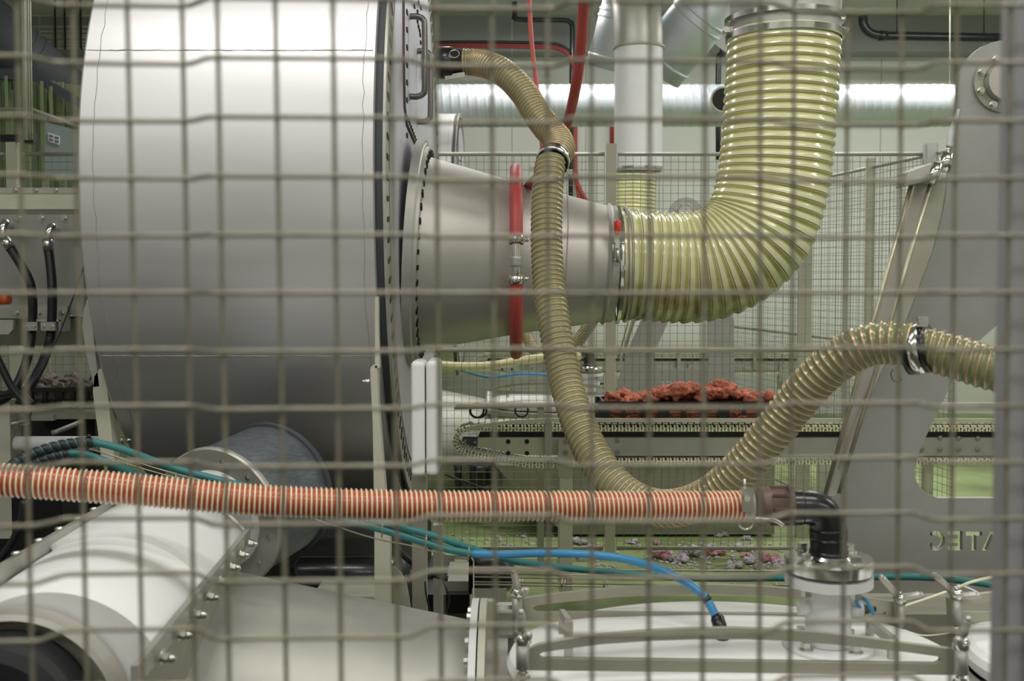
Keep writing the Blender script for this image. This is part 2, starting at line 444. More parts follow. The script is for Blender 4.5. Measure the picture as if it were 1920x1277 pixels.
link('end_flange', mb, M_steel2, drum)
mb = MB().lathe((EX, DY, DZ), (1, 0, 0), [(0, DR-.10), (.0, .001)], 120)
ns = 112
for i in range(ns):
    a = 2*math.pi*i/ns; d = Vector((0, -math.cos(a), math.sin(a)))
    R = Matrix((Vector((1, 0, 0)), d, Vector((1, 0, 0)).cross(d))).transposed()
    mb.box(Vector((EX+.001, DY, DZ))+d*(DR-.055), (.004, .045, .016), R, 1)
# door in the end wall, outlined by a brown gasket
gp = [PX(755, -140, EX), PX(755, 0, EX), PX(755, 100, EX), PX(757, 200, EX), PX(761, 232, EX), PX(786, 289, EX), PX(795, 305, EX)]
DG = link('door_gasket', MB().tube(gp, .008, 8), M_brgask, drum)
for y in range(-60, 240, 33):
    c = PX(762.5, y+17, EX); mb.box(c+Vector((.002, 0, 0)), (.004, .035, .016), mi=1)
for i in range(12):
    c = PX(765+i*2.4, 226+i*6.2, EX); mb.box(c+Vector((.003, 0, 0)), (.004, .02, .012), mi=1)
for (x, y) in [(776, 12), (782, 22), (784, 5), (788, 15), (782, 40), (784, 50), (786, 58), (787, 66), (788, 80)]:
    c = PX(x, y, EX); mb.box(c+Vector((.003, 0, 0)), (.004, .035, .012), mi=1)
link('end_wall', mb, [M_lav, M_dark], drum)
for (x, ya, yb, st) in ((769, 31, 181, .055), (783, 96, 228, .052)):
    a = PX(x, ya, EX); b = PX(x, yb, EX); e = Vector((st, 0, 0)); r = .0085
    k = (a-b)*.14
    pth = cat([a, a+e*.5, a+e*.88-k*.25, a+e-k, b+e+k, b+e*.88+k*.25, b+e*.5, b], 6); r = .0118
    link('grab_handle', MB().tube(pth, r, 12), M_handle, drum)
# black plastic hose stub behind the door
mb = MB()
c = PX(792, 128, EX)
mb.box(c+Vector((.01, 0, 0)), (.02, .12, .10)); link('hatch_rim', mb, M_dull, drum)

# support brackets of the drum, bolted on
br = thing('drum_bracket', 'curved steel bracket on the left end of the big drum', 'bracket', P(185, 850, 3.55))
link('strap', MB().ppx([(163, 562), (169, 563), (177, 650), (186, 724), (176, 726), (162, 665), (154, 612), (157, 582)], 3.5, .03), M_steel2, br)
link('shoe', MB().ppx([(174, 735), (177, 706), (186, 692), (195, 690), (199, 706), (214, 860), (190, 860)], 3.5, .05), M_beige, br)
for x, y in ((200, 719), (216, 776), (230, 826)):
    link('bolt', MB().hexbolt(P(x, y, 3.56), (1, -.35, .1), .010, .018, acorn=True), M_bolt, br)
br = thing('drum_bracket', 'upright steel bracket post at the right end of the big drum', 'bracket', P(715, 1152, 3.3))
link('post', MB().ppx([(694, 692), (697, 686), (707, 686), (709, 760), (722, 920), (731, 1002), (731, 1152), (702, 1152), (702, 1000), (699, 800)], 3.22, .05), M_beige, br)
link('edge_plate', MB().ppx([(703, 556), (709, 556), (710, 640), (712, 690), (703, 690)], 3.22, .03), M_beige, br)
link('bolt', MB().hexbolt(P(694, 715, 3.24), (-1, -.1, 0), .007, .014, acorn=True), M_bolt, br)
mb = MB().ppx([(716, 1066), (738, 1063), (752, 1075), (762, 1095), (768, 1130), (775, 1180), (716, 1180)], 3.3, .015)
solo('gusset_plate', mb, M_dull, 'grey rounded gusset plate standing right of the beige post', 'plate')

# ================================================================ outlet cone
CY = 4.05; cz0 = P(775, 476, CY).z; cz1 = P(1150, 496, CY).z
cx0, cx1 = -.372, P(1150, 495, CY).x
cone = thing('outlet_cone', 'steel cone bolted to the drum end and leading to the yellow hose', 'cone duct', ((cx0+cx1)/2, CY, cz1))
ax = Vector((cx1-cx0, 0, cz1-cz0)); L = ax.length
o0 = Vector((cx0, CY, cz0))
link('flange', MB().lathe(o0, ax, [(0, .30), (0, .428), (.030, .428), (.030, .410)], 96), M_steel2, cone)
mb = MB().lathe(o0, ax, [(.030, .418), (.034, .414), (.034, .404), (.046, .402), (.050, .350)], 96)
x_, y_, d_ = frame_of(ax)
for i in range(44):
    a = 2*math.pi*i/44; d = x_*math.cos(a)+y_*math.sin(a)
    R = Matrix((d_, d, d_.cross(d))).transposed()
    mb.box(o0+d_*.050+d*.377, (.006, .03, .016), R, 1)
link('inner_flange', mb, [M_steel2, M_dark], cone)
link('cone_shell', MB().lathe(o0, ax, [(.046, .366), (L-.36, .285), (L-.355, .283), (L-.18, .250), (L-.03, .219)], 96), M_steel, cone)
link('end_collar', MB().lathe(o0, ax, [(L-.04, .222), (L-.03, .232), (L-.02, .222), (L+.005, .219)], 96), M_steel2, cone)
for t in (L-.36, L-.19):
    r = .366+(.219-.366)*(t-.046)/(L-.076)
    link('weld', MB().tube([o0+d_*t+(x_*math.cos(a)+y_*math.sin(a))*(r+.0006) for a in [2*math.pi*i/80 for i in range(80)]], .0018, 6, closed=True), M_dull, cone)

# red hose ring round the cone
RX = P(968, 490, 3.7).x
ring = thing('red_hose_ring', 'red rubber hose looped around the steel cone with two clamps', 'hose', (RX, CY, P(968, 672, CY).z))
rc = Vector((RX, CY, (P(967, 318, CY).z+P(967, 662, CY).z)/2)); rr = (P(967, 318, CY).z-P(967, 662, CY).z)/2
def rp(a, dx=0): return rc+Vector((dx, -rr*math.cos(a), rr*math.sin(a)))
aa = [math.radians(15+ (165-15)*i/30) for i in range(31)]
link('upper_hose', MB().tube([rp(a) for a in [math.radians(9+171*i/40) for i in range(41)]], .0235, 16), M_red, ring)
link('lower_hose', MB().tube([rp(-a) for a in [math.radians(9+171*i/40) for i in range(41)]], .0235, 16), M_red, ring)
link('joint_pipe', MB().tube([rp(math.radians(-12+24*i/8)) for i in range(9)], .0165, 16), M_chrome, ring)
link('joint_sleeve', MB().tube([rp(math.radians(-4+6*i/4)) for i in range(5)], .019, 16), M_steel2, ring)
for a in (math.radians(11.5), math.radians(-11)):
    p = rp(a); t = (rp(a+.02)-rp(a-.02)).normalized()
    c_ = link('hose_clamp', MB().tube([p-t*.014, p+t*.014], .026, 20).cyl(p+Vector((.028, -.012, 0)), p+Vector((.042, -.012, 0)), .008, n=10), M_chrome, ring)
pth = pxpath([(1102, -90, 3.2), (1095, 0, 3.3), (1089, 90, 3.4), (1079, 165, 3.5), (1063, 232, 3.7), (1035, 300, 3.8), (985, 356, 4.0), (968, 380, 4.2)], 8)
solo('red_hose', MB().tube(pth, .0175, 14), M_red, 'thick red rubber hose hanging from above down behind the khaki hose', 'hose')
pth = pxpath([(988, -60, 6.0), (992, 0, 6.0), (997, 80, 6.0), (1006, 160, 6.0), (1013, 220, 6.0), (1017, 290, 6.0), (1018, 340, 6.0)], 8)
solo('pink_hose', MB().tube(pth, .0125, 10), M_pink, 'thin pink hose hanging from the ceiling left of the red hose', 'hose')

# ================================================================ big yellow hose
bigp = [(1152, 496, CY), (1200, 498, CY), (1255, 502, CY), (1300, 502, CY), (1345, 492, CY), (1390, 465, CY), (1423, 425, CY), (1441, 375, CY), (1452, 320, CY), (1459, 250, CY), (1464, 180, CY), (1468, 110, CY), (1471, 52, CY)]
path = pxpath(bigp, 10)
rad = .2065
K = [(.0055, 2), (.0048, 0), (.0042, 0), (.0036, 0), (.0028, 0), (.0016, 0), (.0002, 0), (-.0012, 1), (-.0026, 1), (-.0034, 1), (-.0015, 1), (.0025, 0)]
big = thing('ribbed_duct_hose', 'fat clear yellow ribbed hose elbow from cone up to steel pipe', 'hose', P(1350, 610, CY))
link('hose_wall', MB().helix(path, rad, .0335, K, 48), [M_hy, M_hyshade, M_hyl], big)
# vertical steel pipe above
PXc = P(1471, 40, CY)
topz = P(1200, 85, 9.5).z
vp = thing('steel_duct_pipe', 'wide vertical steel pipe clamped onto the yellow hose top', 'pipe', (PXc.x, CY, P(1471, 60, CY).z))
link('pipe_body', MB().lathe((PXc.x, CY, P(1471, 62, CY).z), (0, 0, 1), [(0, .2), (0, .205), (1.4, .205)], 64), M_steel2, vp)
zc = P(1471, 38, CY).z
link('clamp_band', MB().lathe((PXc.x, CY, zc-.012), (0, 0, 1), [(-.002, .206), (0, .222), (.018, .222), (.02, .206)], 64), M_chrome, vp)
zc2 = P(1471, 66, CY).z
link('lower_band', MB().lathe((PXc.x, CY, zc2-.008), (0, 0, 1), [(-.014, .208), (-.012, .218), (.010, .218), (.012, .206)], 64), M_chrome, vp)
for x, s_ in ((1366, -1), (1581, 1)):
    c = P(x, 57, CY-.02)
    link('clamp_bolt', MB().box(c, (.03, .03, .02)).cyl(c+Vector((-.012, -.02, 0)), c+Vector((-.012, .02, 0)), .011, n=12).cyl(c+Vector((.01, -.02, 0)), c+Vector((.01, .02, 0)), .007, n=12), M_bolt, vp)
# clamp ring + red toggle latch where cone meets hose
ctx = P(1158, 496, CY)
cl = thing('toggle_clamp', 'steel band clamp with red-tipped toggle latch on the hose mouth', 'clamp', (ctx.x, CY, cz1-.23))
link('band', MB().lathe((ctx.x-.004, CY, cz1), (1, 0, 0), [(-.008, .214), (-.006, .226), (.006, .226), (.008, .214)], 80), M_chrome, cl)
link('second_band', MB().lathe((ctx.x+.026, CY, cz1), (1, 0, 0), [(-.004, .210), (-.003, .220), (.005, .220), (.006, .210)], 80), M_steel2, cl)
Yl = CY-.235
a, b = P(1157.5, 440, Yl), P(1157.5, 490, Yl)
link('lever', MB().bar(a, b, .012, .008), M_chrome, cl)
o = link('lever_grip', MB().tube([P(1158, 413, Yl-.012), P(1158, 416, Yl-.012), P(1158, 436, Yl-.008), P(1158, 440, Yl-.006)], [.007, .012, .012, .009], 12), M_redmark, cl)
mb = MB()
for x in (1149, 1167): mb.tube([P(x, 452, Yl), P(x+ (1 if x < 1158 else -1), 487, Yl)], .0022, 8)
mb.tube([P(1149, 487, Yl), P(1167, 487, Yl)], .0024, 8).tube([P(1146, 456, Yl), P(1170, 456, Yl)], .004, 8).cyl(P(1158, 465, Yl-.01), P(1158, 492, Yl-.01), .005)
link('bail', mb, M_bolt, cl)
c = P(1173, 502, Yl); link('screw_block', MB().box(c, (.012, .012, .016)), M_bolt, cl)

# ================================================================ khaki coil hoses
KP = [(-.0008, 0), (-.0016, 0), (-.002, 0), (-.0018, 0), (-.001, 0), (0, 0), (.0008, 0), (.0016, 0), (.0024, 1), (.0008, 0)]
def coilhose(name, pp, r, pitch, label, mats=None, prof=KP, n=26, sub=8):
    pth = cat([P(x, y, Y) for x, y, Y in pp], sub)
    return solo(name, MB().helix(pth, r, pitch, prof, n), mats or [M_hg, M_hgw], label, 'hose')
coilhose('coil_hose', [(862, 116, 3.9), (895, 118, 3.88), (925, 126, 3.8), (955, 145, 3.75), (985, 178, 3.7), (1005, 212, 3.65), (1026, 240, 3.6), (1046, 262, 3.55), (1051, 280, 3.5), (1040, 296, 3.45), (1034, 308, 3.42)],
         .0465, .0145, 'khaki coil hose curving from black coupling down to steel connector')
coilhose('coil_hose', [(1033, 300, 3.42), (1028, 340, 3.38), (1025, 400, 3.34), (1025, 460, 3.3), (1028, 520, 3.26), (1036, 585, 3.2), (1047, 650, 3.15), (1061, 715, 3.1), (1080, 780, 3.02), (1105, 840, 2.95), (1140, 895, 2.88), (1185, 935, 2.82), (1240, 953, 2.76),
         (1295, 946, 2.7), (1345, 920, 2.65), (1395, 874, 2.6), (1442, 818, 2.56), (1490, 758, 2.52), (1540, 702, 2.47), (1590, 664, 2.43), (1640, 645, 2.4), (1690, 645, 2.37), (1725, 652, 2.35)],
         .0475, .0175, 'long khaki coil hose hanging in a deep U past the cone')
coilhose('coil_hose', [(1712, 650, 2.36), (1750, 658, 2.34), (1800, 672, 2.31), (1850, 688, 2.28), (1905, 700, 2.25), (1960, 705, 2.22), (2060, 700, 2.2), (2200, 680, 2.2), (2400, 640, 2.25), (2600, 600, 2.3)],
         .0475, .0175, 'khaki coil hose end from steel clamp to the right edge')
# couplings
c = thing('hose_coupling', 'black cam-lock coupling behind the grab handles of drum door', 'coupling', P(845, 150, 3.9))
a, b = P(820, 118, 3.9), P(868, 118, 3.9)
link('body', MB().tube([a, P(848, 118, 3.9), P(850, 118, 3.9), b], [.058, .058, .05, .05], 24), M_black, c)
link('cam_lever', MB().bar(P(830, 95, 3.88), P(868, 100, 3.87), .014, .02), M_black, c)
link('cam_lever', MB().bar(P(835, 146, 3.88), P(872, 140, 3.87), .012, .018), M_bolt, c)
link('pull_ring', MB().tube([P(852+9*math.cos(t), 101+7*math.sin(t), 3.83) for t in [2*math.pi*i/20 for i in range(20)]], .0014, 6, closed=True), M_bolt, c)
c = thing('hose_connector', 'steel ring connector joining two khaki hoses beside the red ring', 'connector', P(1034, 310, 3.43))
d = (P(1033, 315, 3.40)-P(1042, 290, 3.47)).normalized(); ctr = P(1037, 301, 3.44)
link('band', MB().tube([ctr-d*.012, ctr-d*.008, ctr+d*.008, ctr+d*.012], [.050, .0545, .0545, .050], 36), M_chrome, c)
link('black_seal', MB().tube([ctr-d*.022, ctr-d*.012], .0535, 36).tube([ctr+d*.011, ctr+d*.022], .0525, 36), M_black, c)
for x, y in ((996, 317), (1068, 322)):
    link('clamp_bolt', MB().box(P(x, y, 3.42), (.018, .014, .014)).cyl(P(x, y, 3.4), P(x, y, 3.43), .008), M_bolt, c)
c = thing('hose_connector', 'steel clamp ring on the khaki hose in front of right plate', 'connector', P(1722, 700, 2.35))
d = (P(1750, 660, 2.33)-P(1700, 648, 2.365)); d = (d.normalized()+Vector((.0, 0, .35))).normalized(); ctr = P(1724, 655, 2.352)
link('band', MB().tube([ctr-d*.014, ctr-d*.010, ctr+d*.008, ctr+d*.012], [.051, .0565, .0565, .051], 40), M_chrome, c)
link('black_seal', MB().tube([ctr-d*.026, ctr-d*.014], .0545, 36).tube([ctr+d*.012, ctr+d*.024], .0535, 36), M_black, c)
link('ear', MB().box(P(1729, 603, 2.33), (.022, .01, .022)).cyl(P(1729, 603, 2.32), P(1729, 603, 2.34), .0075), M_bolt, c)
link('wire_tail', MB().tube(pxpath([(1675, 692, 2.33), (1670, 702, 2.33), (1678, 716, 2.33), (1690, 712, 2.33), (1684, 702, 2.33)], 5), .001, 6), M_rub, c)

# ================================================================ orange hose and its valve
OP = [(.0, 0), (.0, 0), (-.0002, 0), (-.0002, 0), (0, 0), (.0020, 1), (.0034, 1), (.0034, 1), (.0020, 0)]
opp = [(-60, 888, 2.08), (0, 899, 2.092), (80, 905, 2.108), (160, 911, 2.124), (240, 917, 2.14), (340, 926, 2.16), (440, 935, 2.18), (540, 941, 2.2), (640, 945, 2.22), (760, 948, 2.243), (880, 949, 2.267), (1000, 949, 2.291), (1120, 949, 2.315), (1250, 949, 2.341), (1395, 948, 2.37)]
coilhose('striped_hose', opp, .0300, .0104, 'orange hose with cream spiral running across the lower picture', [M_ho, M_hor], OP, 24, 8)
YO = 2.38
c = thing('hose_clamp', 'steel bolt clamp at the right end of the orange striped hose', 'clamp', P(1400, 985, YO))
link('band', MB().tube([P(1388, 948, YO), P(1392, 948, YO), P(1408, 948, YO), P(1412, 948, YO)], [.032, .038, .038, .033], 30), M_steel2, c)
link('bolt_housing', MB().box(P(1401, 937, YO-.042), (.026, .017, .052)).cyl(P(1401, 935, YO-.072), P(1401, 935, YO-.02), .007), M_bolt, c)
link('screw_pin', MB().cyl(P(1396, 898, YO), P(1396, 925, YO), .003).box(P(1398, 917, YO-.01), (.02, .02, .008)), M_bolt, c)
link('eyelet', MB().tube([P(1399+14*math.cos(t), 978+14*math.sin(t), YO-.02) for t in [2*math.pi*i/24 for i in range(24)]], .0025, 8, closed=True), M_chrome, c)
c = thing('pipe_coupling', 'brown plastic coupling between orange hose and black elbow', 'coupling', P(1455, 985, 2.40))
Yc_ = 2.40
link('barrel', MB().tube([P(1412, 948, Yc_), P(1424, 948, Yc_), P(1425, 948, Yc_), P(1440, 948, Yc_), P(1442, 948, Yc_), P(1478, 948, Yc_)], [.031, .036, .043, .044, .040, .040], 30), M_brown, c)
mb = MB()
for a in [2*math.pi*i/8 for i in range(8)]:
    off = Vector((0, math.cos(a), math.sin(a)))*.042
    mb.bar(P(1444, 948, Yc_)+off, P(1477, 948, Yc_)+off, .006, .006)
mb.tube([P(1475, 948, Yc_), P(1484, 948, Yc_)], .0455, 30)
link('ribs', mb, M_brown, c)
link('locking_lever', MB().tube(pxpath([(1410, 972, 2.36), (1450, 975, 2.36), (1470, 985, 2.36)], 4), .005, 8), M_bolt, c)
c = thing('pipe_elbow', 'glossy black plastic pipe elbow standing on the bolted flange', 'elbow', P(1555, 1032, 2.42))
EY = 2.415
ep = cat([P(1478, 952, EY), P(1500, 952, EY), P(1522, 953, EY), P(1540, 961, EY), P(1550, 978, EY), P(1553, 1000, EY), P(1553, 1046, EY)], 8)
Lp = len(ep)
link('bend', MB().tube(ep, [.0395+.0015*i/Lp for i in range(Lp)], 36), M_black, c)
link('socket', MB().tube(ep[0:10], .0415, 36), M_black, c)
link('socket', MB().tube(ep[-12:-6], .0428, 36), M_black, c)
link('socket', MB().tube(ep[-4:], .0435, 36), M_black, c)
# ================================================================ flanged valve pipe on tank lid
VY = 2.42
vx = P(1554, 1060, VY).x
def zz(y, Y=VY): return P(1554, y, Y).z
v = thing('flanged_pipe', 'grey-white pipe stub with bolted chrome flange standing on tank lid', 'flanged pipe', (vx, VY, zz(1205)))
link('upper_flange', MB().lathe((vx, VY, zz(1068)), (0, 0, 1), [(0, .03), (0, .098), (.024, .100), (.030, .096), (.031, .055), (.037, .05), (.037, .02)], 56), M_chrome, v)
link('middle_flange', MB().lathe((vx, VY, zz(1093)), (0, 0, 1), [(0, .03), (0, .098), (.022, .098), (.022, .03)], 56), M_wht2, v)
link('pipe_body', MB().lathe((vx, VY, zz(1205)), (0, 0, 1), [(0, .052), (zz(1090)-zz(1205), .050)], 48), M_wht2, v)
link('base_flange', MB().lathe((vx, VY, zz(1222)), (0, 0, 1), [(0, .02), (0, .101), (.016, .101), (.020, .096), (.020, .04)], 56), M_wht2, v)
for k in range(4):
    a = math.radians(35+90*k)
    for zz0, dn in ((zz(1068)+.030, 1), (zz(1093), -1), (zz(1222)+.020, 1)):
        p = Vector((vx+.076*math.cos(a), VY+.076*math.sin(a), zz0))
        link('flange_bolt', MB().hexbolt(p, (0, 0, dn), .0125, .017), M_bolt, v)
link('side_port', MB().cyl((vx+.04, VY-.01, zz(1140)), (vx+.075, VY-.01, zz(1140)), .016), M_wht2, v)
link('side_port', MB().cyl((vx-.072, VY-.01, zz(1138)), (vx-.04, VY-.01, zz(1138)), .016), M_wht2, v)
link('port_fitting', MB().hexbolt((vx+.075, VY-.01, zz(1140)), (1, 0, 0), .011, .012).cyl((vx+.08, VY-.01, zz(1140)), (vx+.105, VY-.01, zz(1140)), .007), M_black, v)
solo('blue_tube', MB().tube(pxpath([(1612, 1139, 2.4), (1606, 1128, 2.39), (1612, 1121, 2.38), (1624, 1126, 2.37), (1632, 1138, 2.36), (1638, 1152, 2.36)], 6), .0045, 10), M_blue,
     'short thin blue tube curling from the valve pipe side port', 'tube')

# ================================================================ tank with white lid
LY = 2.45; LXc = P(1373, 1200, LY).x; lz = P(1373, 1225, LY).z
tank = thing('tank', 'round tank with domed white plastic lid at bottom right foreground', 'tank', (LXc, LY, 0))
def disc(mb, rx, ry, prof, n=96, mi=0):
    for (t0, r0), (t1, r1) in zip(prof[:-1], prof[1:]):
        vs = []
        for t, r in ((t0, r0), (t1, r1)):
            for k in range(n):
                a = 2*math.pi*k/n; vs.append((LXc+rx*r*math.cos(a), LY+ry*r*math.sin(a), lz+t))
        mb.add(vs, [(k, (k+1) % n, n+(k+1) % n, n+k) for k in range(n)], mi, True)
    return mb
link('lid', disc(MB(), .525, .41, [(-.05, .93), (-.045, .985), (-.02, 1.0), (-.004, .985), (.004, .95), (.016, .8), (.024, .5), (.027, .001)]), M_white, tank)
link('lid_rim', disc(MB(), .54, .425, [(-.09, .97), (-.09, 1.03), (-.06, 1.03), (-.055, .96)]), M_steel2, tank)
link('tank_wall', disc(MB(), .52, .41, [(-lz+.02, .97), (-.08, .97)]), M_dull, tank)
def bar_thing(label, Y, outer, slot):
    t = thing('clamping_bar', label, 'clamping bar', P(1390, outer[-1][1], Y))
    bevel(holed('bar', outer, [slot], Y, .014, M_dull, t), .0012, 1)
    return t
fo = [(985, 1220), (1010, 1209), (1060, 1200), (1130, 1190), (1220, 1183), (1300, 1179), (1380, 1178), (1460, 1181), (1540, 1187), (1620, 1196), (1700, 1207), (1790, 1218), (1800, 1224), (1800, 1266), (985, 1257)]
fs = arcpx(1018, 1229, 6, 270, 90, 6)[::1]
fs = [(1018, 1235), (1012, 1232), (1011, 1227), (1018, 1223), (1060, 1217), (1130, 1208), (1220, 1202), (1300, 1199), (1400, 1199), (1500, 1203), (1600, 1212), (1700, 1223), (1758, 1231), (1765, 1236), (1763, 1242), (1755, 1245)]
fbar = bar_thing('front arched steel clamping bar with long slot over white lid', 2.16, fo, fs)
bo = [(982, 1122), (1050, 1113), (1150, 1103), (1250, 1098), (1350, 1097), (1450, 1101), (1560, 1112), (1640, 1123), (1690, 1131), (1690, 1172), (985, 1166)]
bs = [(1006, 1147), (1000, 1144), (1000, 1139), (1008, 1135), (1060, 1129), (1150, 1120), (1250, 1115), (1350, 1114), (1450, 1118), (1560, 1130), (1640, 1142), (1662, 1148), (1660, 1153)]
bbar = bar_thing('rear arched steel clamping bar with long slot over white lid', 2.66, bo, bs)
def lidhandle(pts, label):
    return bevel(solo('lid_handle', pts, M_steel, label, 'handle'), .002)
mb = MB()
p0, p1 = P(1054, 1188, 2.5), P(1054, 1150, 2.5)
mb.bar(p0, p1, .016, .012); q1, q0 = P(1064, 1150, 2.4), P(1066, 1228, 2.38)
mb.bar(p1, P(1066, 1168, 2.38), .012, .020).bar(P(1066, 1165, 2.38), P(1066, 1229, 2.38), .020, .012)
link('lid_handle', mb, M_steel, tank)
mb = MB()
mb.bar(P(1631, 1192, 2.52), P(1631, 1168, 2.52), .018, .014).bar(P(1631, 1168, 2.52), P(1672, 1200, 2.36), .014, .022).bar(P(1674, 1198, 2.36), P(1674, 1240, 2.36), .022, .014)
link('lid_handle', mb, M_steel, tank)
def thandle(x, y, Y, levers, label, h=46):
    t = thing('handle_screw', label, 'screw handle', P(x, y+h, Y))
    link('sleeve', MB().tube([P(x, y+h, Y), P(x, y, Y)], .0135, 20), M_steel2, t)
    link('stud', MB().tube([P(x, y+h+28, Y), P(x, y+h, Y)], .007, 14).hexbolt(P(x, y+h+16, Y), (0, 0, 1), .012, .01), M_bolt, t)
    link('boss', MB().ball(P(x+1, y-9, Y), .0175, 18, sc=(1, 1, .95)).cyl(P(x, y-14, Y), P(x, y-24, Y), .006), M_chrome, t)
    for (ax_, ay_, bx, by, r) in levers:
        a, b = P(ax_, ay_, Y-.005), P(bx, by, Y-.02)
        link('lever', MB().tube([a, a.lerp(b, .12), a.lerp(b, .9), b], [r*.7, r, r, r*.55], 14).ball(b, r*.85, 12), M_steel, t)
    return t
hA = thandle(970, 1120, 2.64, [(971, 1104, 963, 1073, .0088), (974, 1112, 987, 1107, .0100)], 'handle screw on the left end of the rear clamping bar')
hB = thandle(980, 1208, 2.14, [(978, 1184, 977, 1148, .0088), (984, 1196, 991, 1191, .0098)], 'handle screw on the left end of the front clamping bar')
thandle(1687, 1132, 2.64, [(1681, 1115, 1652, 1082, .0088), (1690, 1121, 1727, 1116, .0100)], 'handle screw on the right end of the rear clamping bar')
thandle(1802, 1217, 2.14, [(1806, 1192, 1815, 1161, .0088), (1800, 1205, 1796, 1200, .0098)], 'handle screw on the right end of the front clamping bar')
# next tank at the right edge
off = (1.085, 0, 0)
tank2 = dup(tank, off, 'next tank with white lid, cut by the right edge post')
dup(bbar, (1.07, 0, 0), 'arched clamping bar end of the next tank beside right post')
thandle(1793, 1124, 2.64, [(1787, 1111, 1752, 1078, .0088), (1797, 1119, 1833, 1117, .0100)], 'handle screw nearest the right edge post, on the next tank bar')

# blue hose ending in the lid, teal hose, wire tray
YT = 2.88
t2 = thing('air_hose', 'blue-green hose running left to right and plugged into the white lid', 'hose', P(900, 1040, YT))
p = pxpath([(20, 895, 2.75), (60, 874, 2.78), (100, 858, 2.8), (145, 851, 2.82), (190, 862, 2.83), (260, 890, 2.85), (330, 912, YT), (400, 932, YT), (500, 952, YT), (600, 966, YT), (660, 978, YT), (720, 994, YT), (780, 1012, YT), (840, 1030, YT), (890, 1039, YT)], 5)
link('teal_length', MB().tube(p, .0105, 12), M_teal, t2)
p = pxpath([(885, 1038.5, YT), (940, 1040, 2.85), (1000, 1038, 2.8), (1060, 1038, 2.75), (1120, 1041, 2.72), (1180, 1050, 2.68), (1240, 1069, 2.6), (1290, 1094, 2.55), (1322, 1120, 2.51), (1340, 1152, 2.49), (1349, 1172, 2.48)], 6)
link('blue_length', MB().tube(p, .0103, 14), M_blue, t2)
link('end_fitting', MB().tube([P(1342, 1154, 2.49), P(1345, 1160, 2.485), P(1353, 1185, 2.47), P(1355, 1207, 2.47)], [.012, .0165, .0165, .015], 16), M_black, t2)
link('nut', MB().hexbolt(P(1355, 1216, 2.47), (0, 0, 1), .0155, .012), M_bolt, t2)
link('black_ferrule', MB().cyl(P(1322, 1119, 2.505), P(1327, 1127, 2.505), .0112), M_black, t2)
def sleeve(pp, r, parent, turns):
    pth = pxpath(pp, 6); mb = MB(); n = len(pth)
    L_ = sum((b-a).length for a, b in zip(pth[:-1], pth[1:]))
    mb.helix(pth, r, L_/turns, [(.003, 0), (.0035, 0), (.0035, 0), (.0035, 0), (.003, 0), (0.0, 1)], 14)
    return link('spiral_sleeve', mb, [M_rub, M_teal], parent)
sleeve([(20, 895, 2.745), (60, 874, 2.775), (100, 858, 2.795), (140, 851.5, 2.815)], .0115, t2, 9)
t1 = thing('air_hose', 'teal hose with black spiral wrap passing above the orange hose on the left', 'hose', P(900, 1050, YT))
pp1 = [(5, 888, 2.7), (30, 868, 2.72), (70, 848, 2.74), (115, 835, 2.76), (165, 829, 2.78), (215, 838, 2.8), (270, 857, 2.83), (330, 879, YT), (400, 897, YT), (480, 918, YT), (560, 938, YT), (640, 960, YT), (700, 975, YT), (760, 990, YT), (820, 1007, YT), (870, 1024, YT+.02), (920, 1040, YT+.05), (980, 1055, YT+.1), (1060, 1065, YT+.15), (1160, 1074, 3.1), (1300, 1084, 3.1), (1450, 1084, 3.05), (1600, 1082, 3.0), (1720, 1082, 2.95), (1800, 1088, 2.92), (1900, 1103, 2.9)]
link('hose_tube', MB().tube(pxpath(pp1, 5), .0098, 12), M_teal, t1)
sleeve([(5, 888, 2.695), (30, 868, 2.715), (70, 848, 2.735), (115, 835, 2.755), (165, 829, 2.775), (186, 832, 2.785)], .0108, t1, 12)
link('cable_tie', MB().tube([P(165, 829, 2.78)+Vector((.0, math.cos(a)*.0165, math.sin(a)*.0165)) for a in [2*math.pi*i/14 for i in range(14)]], .002, 6, closed=True).ball(P(167, 818, 2.77), .006, 8), M_rub, t1)
tray = thing('wire_cable_tray', 'thin yellowish wire cable tray sloping down under the teal hoses', 'cable tray', P(600, 965, 2.93))
mb = MB(); Yt = 2.91
for dy, a_, b_ in ((0, (155, 838), (880, 1028)), (9, (155, 846), (880, 1036)), (-5, (240, 857), (882, 1025)), (24, (560, 962), (872, 1052))):
    mid = [(a_[0]+(b_[0]-a_[0])*t, a_[1]+(b_[1]-a_[1])*t+ (6 if .25 < t < .7 else 0)) for t in (0, .3, .5, .7, 1)]
    mb.tube(pxpath([(x, y, Yt) for x, y in mid], 3), .0021, 6)
link('long_wires', mb, M_brass, tray)
mb = MB()
for x, y in ((240, 868), (330, 893), (718, 985), (800, 1008), (880, 1028)):
    mb.tube([P(x, y-6, YT-.02), P(x-1, y+4, YT-.04), P(x-2, y+18, YT-.03), P(x-2, y+22, Yt+.02)], .0021, 6)
link('cross_wires', mb, M_brass, tray)
link('foot', MB().box(P(865, 1050, 2.9), (.035, .03, .01)).tube([P(884, 1046, 2.9), P(888, 1052, 2.9), P(888, 1280, 2.9)], .002, 6), M_beige, tray)
tray = thing('wire_cable_tray', 'long level wire cable tray behind the white tank lid', 'cable tray', P(1350, 1105, 3.4))
mb = MB()
for y, Y_ in ((1067, 3.3), (1078, 3.45), (1085, 3.4), (1094, 3.32), (1099, 3.3)):
    mb.tube([P(888, y-3, Y_), P(1200, y+2, Y_), P(1930, y+6, Y_)], .003, 6)
link('long_wires', mb, M_brass, tray)
mb = MB()
